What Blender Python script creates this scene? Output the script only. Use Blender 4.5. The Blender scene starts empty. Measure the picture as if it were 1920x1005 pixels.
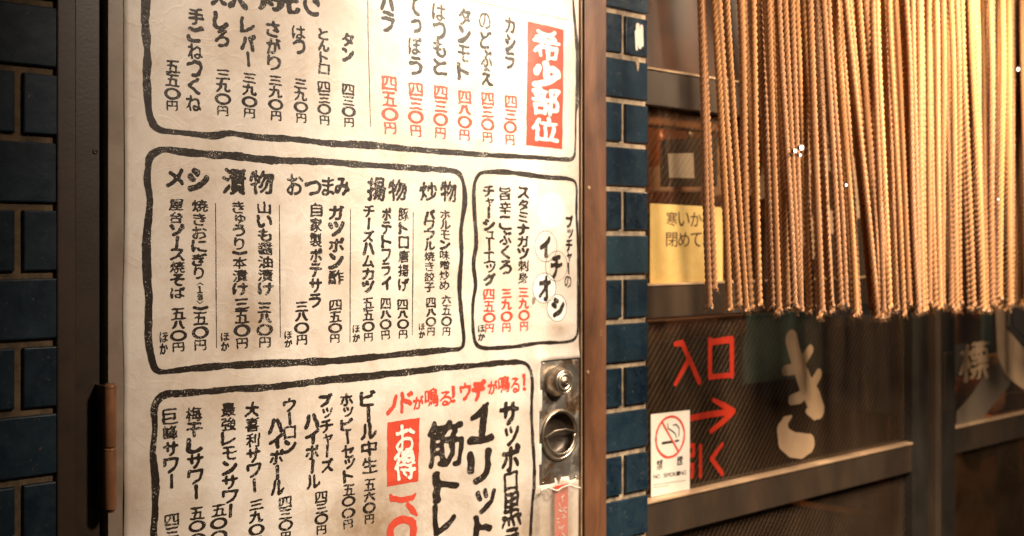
import bpy, math, random
import numpy as np
from mathutils import Vector, Matrix
random.seed(7)
R = math.radians
scene = bpy.context.scene
col = scene.collection

# ------------------------------------------------------------------ camera
F = 2092.0            # focal length in photograph pixels (1920 wide)
VP = 2400.0           # px from centre to the facade's vanishing point
HY = 459.0            # horizon row
DIST = 1.193          # camera to facade (plane y = 0)
CAMZ = 1.5
A = math.atan2(VP, F)
FW = Vector((math.cos(A), math.sin(A), 0)); RT = Vector((math.sin(A), -math.cos(A), 0))
CP = Vector((0, -DIST, CAMZ))
cd = bpy.data.cameras.new('camera'); cam = bpy.data.objects.new('camera', cd); col.objects.link(cam)
cam.location = CP
cam.rotation_euler = (R(90), 0, math.atan2(FW.y, FW.x) - R(90))
cd.sensor_width = 36; cd.lens = F / 1920 * 36; cd.shift_y = -(502.5 - HY) / 1920
cd.clip_start = .02; cd.clip_end = 100
cd.dof.use_dof = True; cd.dof.focus_distance = 1.30; cd.dof.aperture_fstop = 4.6; cd.dof.aperture_blades = 7
scene.camera = cam

# ------------------------------------------------------------------ world, lamps, exposure
w = bpy.data.worlds.new('World'); scene.world = w; w.use_nodes = True
nt = w.node_tree; bg = nt.nodes['Background']
bg.inputs[0].default_value = (.50, .40, .33, 1); bg.inputs[1].default_value = .06

def lamp(name, loc, power, radius, color, target=None, size=None, blend=.6):
    d = bpy.data.lights.new(name, 'SPOT' if target is not None else 'POINT'); d.energy = power; d.color = color; d.shadow_soft_size = radius
    o = bpy.data.objects.new(name, d); col.objects.link(o); o.location = loc
    if target is not None:
        d.spot_size = R(size); d.spot_blend = blend
        o.rotation_euler = (Vector(target) - Vector(loc)).to_track_quat('-Z', 'Y').to_euler()
    return o
WARM = (1.0, .70, .47)
lamp('awning_lamp', (1.53, -.86, 2.11), 96, .09, (1.0, .85, .67), (2.0, 0, 1.7), 136, .10)
lamp('street_lamp_light', (1.15, -2.0, 2.75), 225, .14, (1.0, .81, .63), (2.2, 0, 1.6), 84.5, .03)
lamp('curtain_lamp', (1.88, -.62, 2.15), 135, .05, (1.0, .81, .56), (1.82, -.2, 1.75), 88, .8)
lamp('room_lamp', (2.35, .62, 2.3), 22, .06, (1.0, .52, .25))
scene.view_settings.view_transform = 'Standard'; scene.view_settings.look = 'None'
scene.view_settings.exposure = 0; scene.view_settings.gamma = 1
scene.cycles.max_bounces = 8; scene.cycles.transparent_max_bounces = 16
scene.cycles.use_denoising = True; scene.cycles.caustics_reflective = False

# ------------------------------------------------------------------ projection helpers
def U(px, py, y0=0.0):
    d = FW + RT * ((px - 960) / F) + Vector((0, 0, 1)) * ((HY - py) / F)
    t = (y0 - CP.y) / d.y
    return CP + d * t
def depth(px, y0=0.0):
    d = FW + RT * ((px - 960) / F); return (y0 - CP.y) / d.y
def VM(px, y0=0.0):                       # metres per pixel, vertical
    return depth(px, y0) / F
def HM(px, y0=0.0):                       # metres per pixel along the facade
    return U(px + .5, HY, y0).x - U(px - .5, HY, y0).x

# ------------------------------------------------------------------ object helpers
def tag(o, label=None, cat=None, group=None, kind=None):
    if label: o['label'] = label
    if cat: o['category'] = cat
    if group: o['group'] = group
    if kind: o['kind'] = kind
    return o
def empty(name, loc=(0, 0, 0), **k):
    o = bpy.data.objects.new(name, None); col.objects.link(o); o.location = loc; o.empty_display_size = .05
    return tag(o, **k)
def link(name, me, parent=None, mat=None, **k):
    o = bpy.data.objects.new(name, me); col.objects.link(o)
    if mat and not me.materials: me.materials.append(mat)
    if parent is not None:
        o.parent = parent
        off = Vector((0, 0, 0)); p = parent
        while p is not None: off += p.location; p = p.parent
        o.location = -off                 # meshes are built in world coordinates
    return tag(o, **k)
class MB:
    def __init__(s): s.v = []; s.f = []; s.sm = []
    def add(s, vs, fs, smooth=False):
        n = len(s.v); s.v += [tuple(v) for v in vs]
        for f in fs: s.f.append([i + n for i in f]); s.sm.append(smooth)
    def box(s, x0, x1, y0, y1, z0, z1, b=0.0):
        if b <= 0:
            s.add([(x, y, z) for x in (x0, x1) for y in (y0, y1) for z in (z0, z1)],
                  [(0, 1, 3, 2), (4, 6, 7, 5), (0, 4, 5, 1), (2, 3, 7, 6), (0, 2, 6, 4), (1, 5, 7, 3)])
        else:                              # front (low y) edges bevelled
            pr = [(0, b), (b * .3, b * .3), (b, 0)]
            vs = [(x0, y1, z0), (x1, y1, z0), (x1, y1, z1), (x0, y1, z1)]
            for ins, dy in pr:
                vs += [(x0 + ins, y0 + dy, z0 + ins), (x1 - ins, y0 + dy, z0 + ins), (x1 - ins, y0 + dy, z1 - ins), (x0 + ins, y0 + dy, z1 - ins)]
            fs = [(0, 3, 2, 1)]
            for r in range(3):
                for i in range(4):
                    j = (i + 1) % 4; fs.append((r * 4 + i, r * 4 + j, r * 4 + 4 + j, r * 4 + 4 + i))
            fs.append((12, 13, 14, 15)); s.add(vs, fs)
    def lathe(s, cx, cz, prof, n=48):      # axis along y; prof = (radius, y)
        vs = []; fs = []
        for r, y in prof:
            for i in range(n):
                a = 2 * math.pi * i / n; vs.append((cx + r * math.cos(a), y, cz + r * math.sin(a)))
        for k in range(len(prof) - 1):
            for i in range(n):
                j = (i + 1) % n; fs.append((k * n + i, k * n + j, (k + 1) * n + j, (k + 1) * n + i))
        s.add(vs, fs, True)
    def lathez(s, cx, cy, prof, n=32):
        vs = []; fs = []
        for r, z in prof:
            for i in range(n):
                a = 2 * math.pi * i / n; vs.append((cx + r * math.cos(a), cy + r * math.sin(a), z))
        for k in range(len(prof) - 1):
            for i in range(n):
                j = (i + 1) % n; fs.append((k * n + i, k * n + j, (k + 1) * n + j, (k + 1) * n + i))
        s.add(vs, fs, True)
    def tube(s, pts, r, n=8, cap=True):
        pts = [Vector(p) for p in pts]; vs = []; fs = []
        for i, p in enumerate(pts):
            d = (pts[min(i + 1, len(pts) - 1)] - pts[max(i - 1, 0)]).normalized()
            a = d.cross(Vector((0, 1, 0)) if abs(d.y) < .9 else Vector((1, 0, 0))).normalized(); b = d.cross(a)
            rr = r[i] if isinstance(r, (list, tuple)) else r
            for k in range(n):
                t = 2 * math.pi * k / n; vs.append(p + (a * math.cos(t) + b * math.sin(t)) * rr)
        for i in range(len(pts) - 1):
            for k in range(n):
                j = (k + 1) % n; fs.append((i * n + k, i * n + j, (i + 1) * n + j, (i + 1) * n + k))
        if cap: fs.append(tuple(range(n))); fs.append(tuple((len(pts) - 1) * n + k for k in range(n)))
        s.add(vs, fs, True)
    def mesh(s, name='mesh'):
        me = bpy.data.meshes.new(name); me.from_pydata(s.v, [], s.f); me.polygons.foreach_set('use_smooth', s.sm); me.update(); return me
    def build(s, name, mat, parent=None, **k): return link(name, s.mesh(name), parent, mat, **k)

# ------------------------------------------------------------------ materials
class N:
    def __init__(s, name):
        s.m = bpy.data.materials.new(name); s.m.use_nodes = True; s.t = s.m.node_tree
        s.b = s.t.nodes['Principled BSDF']; s.out = s.t.nodes['Material Output']
    def n(s, ty, **k):
        x = s.t.nodes.new(ty)
        for a, v in k.items():
            if a.startswith('i_'): x.inputs[a[2:].replace('_', ' ')].default_value = v
            else: setattr(x, a, v)
        return x
    def l(s, a, b): s.t.links.new(a, b)
    def pos(s, scale=(1, 1, 1)):
        g = s.n('ShaderNodeNewGeometry'); m = s.n('ShaderNodeMapping'); m.inputs['Scale'].default_value = scale
        s.l(g.outputs['Position'], m.inputs['Vector']); return m.outputs[0]
    def noise(s, vec, scale, detail=4, rough=.6, dist=0):
        x = s.n('ShaderNodeTexNoise'); x.inputs['Scale'].default_value = scale; x.inputs['Detail'].default_value = detail
        x.inputs['Roughness'].default_value = rough; x.inputs['Distortion'].default_value = dist
        s.l(vec, x.inputs['Vector']); return x.outputs['Fac']
    def ramp(s, fac, stops):
        x = s.n('ShaderNodeValToRGB'); e = x.color_ramp.elements
        while len(e) < len(stops): e.new(.5)
        for q, (p, c) in zip(e, stops):
            q.position = p; q.color = (c[0], c[1], c[2], 1) if isinstance(c, (tuple, list)) else (c, c, c, 1)
        s.l(fac, x.inputs[0]); return x.outputs[0]
    def mix(s, fac, a, b, blend='MIX'):
        x = s.n('ShaderNodeMix', data_type='RGBA', blend_type=blend)
        for k, v in ((0, fac), (6, a), (7, b)):
            if hasattr(v, 'links') or hasattr(v, 'is_linked'): s.l(v, x.inputs[k])
            elif k == 0: x.inputs[0].default_value = v
            else: x.inputs[k].default_value = (*v, 1)
        return x.outputs[2]
    def bump(s, h, strength, dist, prev=None):
        x = s.n('ShaderNodeBump'); x.inputs['Strength'].default_value = strength; x.inputs['Distance'].default_value = dist
        s.l(h, x.inputs['Height'])
        if prev: s.l(prev, x.inputs['Normal'])
        return x.outputs[0]
    def set(s, **k):
        for a, v in k.items():
            i = s.b.inputs[a.replace('_', ' ')]
            if hasattr(v, 'is_linked'): s.l(v, i)
            elif isinstance(v, tuple): i.default_value = (*v, 1) if len(v) == 3 else v
            else: i.default_value = v
        return s.m

def paper_bump(m):
    p = m.pos()
    a = m.noise(p, 9, 3, .5, .6); b = m.noise(p, 38, 4, .6, .4); c = m.noise(p, 420, 2, .6)
    n = m.bump(a, .42, .007); n = m.bump(m.ramp(m.noise(p, 16, 2, .5, 1.2), [(.47, 0.0), (.50, 1.0), (.53, 0.0)]), .14, .0010, n); n = m.bump(b, .30, .0014, n); return m.bump(c, .18, .0006, n)
def paper_color(m):
    p = m.pos()
    big = m.ramp(m.noise(p, 7, 5, .62, .3), [(.40, 0.0), (.74, 1.0)])
    c = m.mix(big, (.80, .725, .64), (.56, .44, .335))
    fine = m.ramp(m.noise(p, 900, 3, .7), [(.30, .86), (.60, 1.03)])
    c = m.mix(.7, c, fine, 'MULTIPLY')
    c = m.mix(m.ramp(m.noise(p, 48, 6, .75, .4), [(.50, 0.0), (.80, .55)]), c, (.50, .37, .26))
    # handling dirt, with shading painted in near the lock and at the lower right
    g = m.n('ShaderNodeNewGeometry')
    for (px, py, rx, rz, s) in ((470, 600, .05, .05, .8), (700, 985, .09, .06, 1.0), (1050, 990, .06, .07, .9), (1046, 614, .024, .015, .9), (985, 980, .03, .06, .8), (930, 720, .06, .012, .4), (250, 930, .03, .05, .5), (520, 735, .07, .03, .35)):
        P0 = U(px, py)
        mp = m.n('ShaderNodeMapping', vector_type='POINT'); mp.inputs['Location'].default_value = (-P0.x / rx, 0, -P0.z / rz); mp.inputs['Scale'].default_value = (1 / rx, 0, 1 / rz)
        m.l(g.outputs['Position'], mp.inputs['Vector'])
        ln = m.n('ShaderNodeVectorMath', operation='LENGTH'); m.l(mp.outputs[0], ln.inputs[0])
        nz = m.noise(p, 60, 6, .75)
        ad = m.n('ShaderNodeMath', operation='MULTIPLY_ADD'); m.l(nz, ad.inputs[0]); ad.inputs[1].default_value = 1.6; m.l(ln.outputs['Value'], ad.inputs[2])
        msk = m.ramp(ad.outputs[0], [(.55, s), (1.0, 0.0)])
        ms = m.n('ShaderNodeMapRange'); m.l(ad.outputs[0], ms.inputs[0]); ms.inputs[1].default_value = .8; ms.inputs[2].default_value = 2.0; ms.inputs[3].default_value = s; ms.inputs[4].default_value = 0
        c = m.mix(ms.outputs[0], c, (.36, .25, .16))
    return c
m = N('paper'); MPAPER = m.set(Base_Color=paper_color(m), Roughness=.47, Specular_IOR_Level=.55, Normal=paper_bump(m))
def ink(name, c1, c2, wear=.64, rough=.47, bumped=True, scale=1.0):
    m = N(name); p = m.pos()
    c = m.mix(m.noise(p, 60, 3), c1, c2)
    a = m.noise(p, 520 * scale, 4, .75); b = m.noise(p, 30, 2, .5)
    ad = m.n('ShaderNodeMath', operation='MULTIPLY_ADD'); m.l(b, ad.inputs[0]); ad.inputs[1].default_value = .35; m.l(a, ad.inputs[2])
    msk = m.ramp(ad.outputs[0], [(wear + .15, 0.0), (wear + .19, 1.0)])
    c = m.mix(msk, c, (.74, .68, .60))
    k = dict(Base_Color=c, Roughness=rough, Specular_IOR_Level=.34)
    if bumped: k['Normal'] = paper_bump(m)
    return m.set(**k)
MINK = ink('black_ink', (.014, .009, .006), (.030, .019, .012), .64)
MRED = ink('red_ink', (.66, .085, .045), (.58, .06, .035), .70)
MREDBOX = ink('red_block_ink', (.64, .080, .040), (.55, .055, .03), .80)
m = N('knocked_out_white'); MWHITE = m.set(Base_Color=(.80, .75, .68), Roughness=.42, Normal=paper_bump(m))
m = N('pale_ink'); MPALE = m.set(Base_Color=(.83, .79, .72), Roughness=.42, Normal=paper_bump(m))
def simple(name, c, rough=.5, metal=0, var=.0, scale=20, bump=0, bscale=200, c2=None, spec=.5, stretch=(1, 1, 1), coat=0):
    m = N(name); p = m.pos(stretch)
    k = dict(Roughness=rough, Metallic=metal, Specular_IOR_Level=spec)
    if c2 is not None: k['Base_Color'] = m.mix(m.ramp(m.noise(p, scale, 6, .65, .3), [(.38, 0.0), (.66, 1.0)]), c, c2)
    else: k['Base_Color'] = c
    if bump: k['Normal'] = m.bump(m.noise(m.pos(stretch), bscale, 3), .4, bump)
    if coat: k['Coat_Weight'] = coat; k['Coat_Roughness'] = .1
    return m.set(**k)

def tilemat(name='blue_glazed_tile', r0=.13, r1=.30, sp=.5):
    m = N(name); p = m.pos()
    oi = m.n('ShaderNodeObjectInfo')
    base = m.mix(oi.outputs['Random'], (.005, .014, .026), (.013, .030, .048))
    base = m.mix(m.ramp(oi.outputs['Random'], [(.93, 0.0), (.95, .6)]), base, (.030, .066, .082))
    c = m.mix(m.ramp(m.noise(p, 35, 6, .7, .5), [(.38, 0.0), (.70, .9)]), base, (.026, .046, .060))
    c = m.mix(m.ramp(m.noise(p, 16, 4, .6, .8), [(.45, 0.0), (.65, .35)]), c, (.006, .012, .022))
    c = m.mix(m.ramp(m.noise(p, 160, 5, .8), [(.63, 0.0), (.70, .8)]), c, (.22, .16, .11))
    r = m.ramp(m.noise(p, 40, 4, .6), [(.3, r0), (.8, r1)])
    return m.set(Base_Color=c, Roughness=r, Specular_IOR_Level=sp, Normal=m.bump(m.noise(p, 55, 4, .6), .35, .0016))
MTILE = tilemat(); MTILE2 = tilemat('dull_blue_tile', .38, .6, .25)  # second copy is duller for the left pier, glints toned down like shade
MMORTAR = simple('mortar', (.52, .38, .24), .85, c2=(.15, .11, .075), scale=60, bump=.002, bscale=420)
MMORTAR2 = simple('shaded_mortar', (.20, .135, .075), .9, c2=(.08, .055, .034), scale=60, bump=.002, bscale=420)  # darker copy of the mortar, the left pier's dim light put into the colour
MDOOR = simple('door_paint', (.30, .235, .18), .38, c2=(.21, .155, .115), scale=14, bump=.0004, bscale=60, spec=.5)
MJAMB = simple('dark_jamb_paint', (.044, .027, .016), .42, c2=(.026, .017, .011), scale=18, bump=.0004, bscale=260)
m = N('rusty_jamb_paint'); p = m.pos((1, 1, .35))
c = m.mix(m.ramp(m.noise(p, 22, 6, .7, .5), [(.35, 0.0), (.68, 1.0)]), (.19, .080, .036), (.08, .034, .017))
c = m.mix(m.ramp(m.noise(m.pos((1, 1, .3)), 60, 6, .8, .8), [(.65, 0.0), (.73, .6)]), c, (.42, .33, .25))
MRUST = m.set(Base_Color=c, Roughness=.46, Metallic=0.0, Normal=m.bump(m.noise(m.pos((1, 1, .5)), 120, 4, .7), .4, .0006))
MJAMB2 = simple('lit_jamb_paint', (.052, .030, .018), .45, c2=(.034, .020, .012), scale=20, bump=.0004, bscale=200)  # lighter jamb paint for the lamplit strip beside the door's shadow
MFRAME = simple('bronze_aluminium', (.080, .050, .031), .42, metal=.3, c2=(.045, .033, .024), scale=9, stretch=(1, 1, .5))
MFRAME2 = simple('dark_bronze_aluminium', (.055, .045, .036), .36, metal=.5, c2=(.032, .027, .022), scale=9)
MEDGE = simple('worn_aluminium_edge', (.55, .37, .22), .35, metal=.15, c2=(.38, .24, .14), scale=30, stretch=(.4, 1, 1))
m = N('lock_steel'); p = m.pos()
rustm = m.ramp(m.noise(p, 34, 8, .75, .8), [(.47, 0.0), (.60, 1.0)])
MSTEEL = m.set(Base_Color=m.mix(rustm, (.46, .41, .35), (.30, .16, .07)), Metallic=m.ramp(m.noise(p, 30, 8, .75, .8), [(.5, .9), (.66, .1)]), Roughness=m.ramp(m.noise(p, 30, 5, .6), [(.3, .32), (.8, .5)]), Normal=m.bump(m.noise(p, 90, 5, .7), .3, .0008))
MCUP = simple('dark_cup_steel', (.10, .075, .055), .38, metal=.5, c2=(.035, .025, .018), scale=40, bump=.001, bscale=80)  # darker steel for the inside of the pull cup
MCHROME = simple('worn_chrome', (.58, .49, .39), .34, metal=.9, c2=(.38, .30, .21), scale=70, bump=.0002)
MHINGE = simple('hinge_metal', (.36, .16, .075), .45, metal=.2, c2=(.22, .10, .045), scale=35, bump=.0004, bscale=300)
MBLACK = simple('black_rubber', (.012, .010, .009), .6)

def ropemat():
    m = N('twisted_hemp'); p = m.pos()
    oi = m.n('ShaderNodeObjectInfo')
    c = m.mix(oi.outputs['Random'], (.20, .078, .020), (.36, .160, .046))
    c = m.mix(m.ramp(m.noise(p, 260, 4, .7), [(.35, 0.0), (.70, .6)]), c, (.15, .062, .022))
    return m.set(Base_Color=c, Roughness=.72, Sheen_Weight=.35, Sheen_Roughness=.4, Specular_IOR_Level=.25, Normal=m.bump(m.noise(p, 900, 2, .6), .5, .0005))
MROPE = ropemat()
def glassmat(name, tint, fmin, tr=1.0):
    m = N(name); t = m.t
    gl = m.n('ShaderNodeBsdfGlossy'); gl.inputs['Roughness'].default_value = .015; gl.inputs['Color'].default_value = (1, 1, 1, 1)
    tp = m.n('ShaderNodeBsdfTransparent'); tp.inputs['Color'].default_value = (*tint, 1)
    fr = m.n('ShaderNodeFresnel'); fr.inputs['IOR'].default_value = 1.52
    mr = m.n('ShaderNodeMath', operation='MULTIPLY_ADD'); mr.inputs[1].default_value = 1.0; mr.inputs[2].default_value = fmin; mr.use_clamp = True
    m.l(fr.outputs[0], mr.inputs[0])
    geo = m.n('ShaderNodeNewGeometry'); inv = m.n('ShaderNodeMath', operation='SUBTRACT'); inv.inputs[0].default_value = 1.0; m.l(geo.outputs['Backfacing'], inv.inputs[1])
    mu = m.n('ShaderNodeMath', operation='MULTIPLY'); m.l(mr.outputs[0], mu.inputs[0]); m.l(inv.outputs[0], mu.inputs[1]); mr = mu
    mx = m.n('ShaderNodeMixShader'); m.l(mr.outputs[0], mx.inputs[0]); m.l(tp.outputs[0], mx.inputs[1]); m.l(gl.outputs[0], mx.inputs[2])
    df = m.n('ShaderNodeBsdfDiffuse'); df.inputs['Color'].default_value = (.42, .25, .13, 1); m2 = m.n('ShaderNodeMixShader')
    g_ = m.ramp(m.noise(m.pos(), 9, 5, .7, .6), [(.30, .012), (.75, .05)]); m.l(g_, m2.inputs[0]); m.l(mx.outputs[0], m2.inputs[1]); m.l(df.outputs[0], m2.inputs[2])
    m.l(m2.outputs[0], m.out.inputs[0]); return m.m
MGLASS = glassmat('wired_glass', (.80, .76, .70), .03)
MWIRE = simple('glass_wire', (.12, .070, .040), .6)
MVINYL = simple('beige_vinyl', (.46, .30, .175), .5, c2=(.40, .26, .15), scale=12)
MVINYLRED = simple('red_vinyl', (.40, .025, .008), .45, c2=(.32, .018, .007), scale=18)
MYELLOW = simple('yellow_paper', (.62, .41, .13), .8, c2=(.50, .31, .085), scale=12, bump=.0006, bscale=20)
MBROWNINK = simple('brown_print', (.10, .045, .016), .6)
MCARD = simple('white_card', (.78, .70, .60), .5, c2=(.72, .63, .53), scale=15)
MSIGNRED = simple('sign_red', (.62, .05, .025), .45)
MSIGNBLACK = simple('sign_black', (.03, .026, .022), .5)
MWOOD = simple('orange_wood', (.34, .135, .050), .45, c2=(.20, .075, .028), scale=12, stretch=(.25, 1, 1))
MWOODV = simple('brown_board', (.23, .10, .045), .5, c2=(.15, .065, .03), scale=12, stretch=(1, 1, .2))
MPANEL = simple('dark_brown_panel', (.028, .014, .008), .4, c2=(.075, .030, .012), scale=6)
MDARK = simple('dark_interior_paint', (.016, .011, .008), .6, c2=(.010, .007, .006), scale=5)
MTEAL = simple('dim_teal', (.10, .19, .20), .8, c2=(.06, .12, .13), scale=10)  # teal of the street reflection, given to sheets behind the glass
MORANGE = simple('orange_vinyl_cushion', (.62, .16, .06), .4)
MSTREET = simple('asphalt', (.05, .048, .045), .8, c2=(.035, .033, .03), scale=30, bump=.003, bscale=200)
MCEIL = simple('dark_soffit', (.06, .045, .035), .7)

# ------------------------------------------------------------------ print: brush lettering rasterised to real outlines
rng = np.random.default_rng(11)
_tables = {}
def vnoise(x, y, seed):                    # smooth value noise, ~[-1, 1]
    if seed not in _tables: _tables[seed] = np.random.default_rng(seed).uniform(-1, 1, (64, 64))
    T = _tables[seed]; xi = np.floor(x).astype(int); yi = np.floor(y).astype(int)
    fx = x - xi; fy = y - yi; fx = fx * fx * (3 - 2 * fx); fy = fy * fy * (3 - 2 * fy)
    a = T[xi % 64, yi % 64]; b = T[(xi + 1) % 64, yi % 64]; c = T[xi % 64, (yi + 1) % 64]; d = T[(xi + 1) % 64, (yi + 1) % 64]
    return (a * (1 - fx) + b * fx) * (1 - fy) + (c * (1 - fx) + d * fx) * fy
# poster sheet relief, metres towards the viewer
BUMPS = [(1052, 618, .022, .016, .0040), (1000, 560, .03, .05, -.0012), (1005, 700, .012, .05, .0020), (960, 760, .05, .012, .0012), (740, 900, .10, .012, .0014),
         (240, 940, .03, .02, .0012), (1046, 480, .018, .05, .0015), (560, 960, .06, .02, .0012)]
BUMPS = [(U(a, b).x, U(a, b).z, c, d, e) for a, b, c, d, e in BUMPS]
def H(X, Z):
    h = .0007 * vnoise(X * 9 + 3, Z * 7 + 1, 1) + .00035 * vnoise(X * 26, Z * 22, 2)
    for bx, bz, sx, sz, a in BUMPS: h = h + a * np.exp(-((X - bx) / sx) ** 2 - ((Z - bz) / sz) ** 2)
    near = np.exp(-((X - PX0) / .010) ** 2) / (1 + np.exp((PZ0 - .015 - Z) / .004)) / (1 + np.exp((Z - PZ1 - .01) / .004)); h = h + .0022 * near
    right = 1 / (1 + np.exp((PX0 - .012 - X) / .003))
    h = h + .0035 * np.exp(-((Z - PZ0) / .010) ** 2) * right * (1 + .8 * np.sin(X * 160)) + .0030 * np.exp(-((Z - PZ1) / .009) ** 2) * right
    return h
PX0, PX1 = U(1011, HY).x, U(1084, HY).x; PZ1 = U(1047, 673).z; PZ0 = U(1047, 906).z
tc = bpy.data.curves.new('glyph', 'FONT'); tob = bpy.data.objects.new('glyph', tc); tc.resolution_u = 4
GR = 80; _gl = {}
def glyph(ch):
    """coverage grid of the glyph stretched to its own ink box, plus that box's width and height in em"""
    if ch in _gl: return _gl[ch]
    tc.body = ch
    me = tob.to_mesh(); me.calc_loop_triangles()
    v = np.array([[q.co.x, q.co.y] for q in me.vertices]); tr = [tuple(t.vertices) for t in me.loop_triangles]; tob.to_mesh_clear()
    lo = v.min(0); hi = v.max(0); sz = np.maximum(hi - lo, 1e-3); big = max(sz)
    sc = GR / big; wv = (v - lo) * sc; n0, n1 = int(math.ceil(sz[0] * sc)) + 1, int(math.ceil(sz[1] * sc)) + 1
    g = np.zeros((n0, n1), bool)
    for t in tr:
        p = wv[list(t)]; a, b, c = p
        den = (b[0] - a[0]) * (c[1] - a[1]) - (c[0] - a[0]) * (b[1] - a[1])
        if abs(den) < 1e-9: continue
        x0, y0 = np.floor(p.min(0)).astype(int); x1, y1 = np.ceil(p.max(0)).astype(int)
        x0 = max(x0, 0); y0 = max(y0, 0)
        X, Y = np.meshgrid(np.arange(x0, min(x1, n0 - 1) + 1) + .5, np.arange(y0, min(y1, n1 - 1) + 1) + .5, indexing='ij')
        u = ((X - a[0]) * (c[1] - a[1]) - (c[0] - a[0]) * (Y - a[1])) / den
        w_ = ((b[0] - a[0]) * (Y - a[1]) - (X - a[0]) * (b[1] - a[1])) / den
        g[x0:x0 + X.shape[0], y0:y0 + X.shape[1]] |= (u >= -.02) & (w_ >= -.02) & (u + w_ <= 1.02)
    _gl[ch] = (g.astype(float), sz[0], sz[1]); return _gl[ch]
def blur(a, s):
    k = np.exp(-.5 * (np.arange(-int(3 * s) - 1, int(3 * s) + 2) / s) ** 2); k /= k.sum()
    a = np.apply_along_axis(lambda r: np.convolve(r, k, 'same'), 0, a); return np.apply_along_axis(lambda r: np.convolve(r, k, 'same'), 1, a)
PAD = 12
_seed = [100]
CLEAN = [False]
def brush_glyph(ch, weight=1.0):
    g, wx, wy = glyph(ch)
    cover = g.mean(); g = np.pad(g, PAD)
    _seed[0] += 1; sd = _seed[0]
    X, Y = np.meshgrid(np.arange(g.shape[0]), np.arange(g.shape[1]), indexing='ij')
    if CLEAN[0]: return blur(g, 1.3) - .36 / weight, wx, wy
    fx = X + 3.3 * vnoise(X / 17. + sd, Y / 17., 5) + 1.0 * vnoise(X / 6., Y / 6. + sd, 6)
    fy = Y + 3.3 * vnoise(X / 17., Y / 17. + sd, 7) + 1.0 * vnoise(X / 6. + sd, Y / 6., 8)
    fx = np.clip(fx, 0, g.shape[0] - 1.01); fy = np.clip(fy, 0, g.shape[1] - 1.01)
    xi = fx.astype(int); yi = fy.astype(int); a = fx - xi; b = fy - yi
    gw = (g[xi, yi] * (1 - a) + g[xi + 1, yi] * a) * (1 - b) + (g[xi, yi + 1] * (1 - a) + g[xi + 1, yi + 1] * a) * b
    s = 4.4 if cover < .21 else 3.3 if cover < .30 else 2.3
    bl = blur(gw, s)
    thr = (.066 if cover < .21 else .128 if cover < .30 else .215) / weight
    thr = thr * (1 + .75 * vnoise(X / 12. + sd * 3, Y / 13., 9))
    return bl - thr, wx, wy
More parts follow.
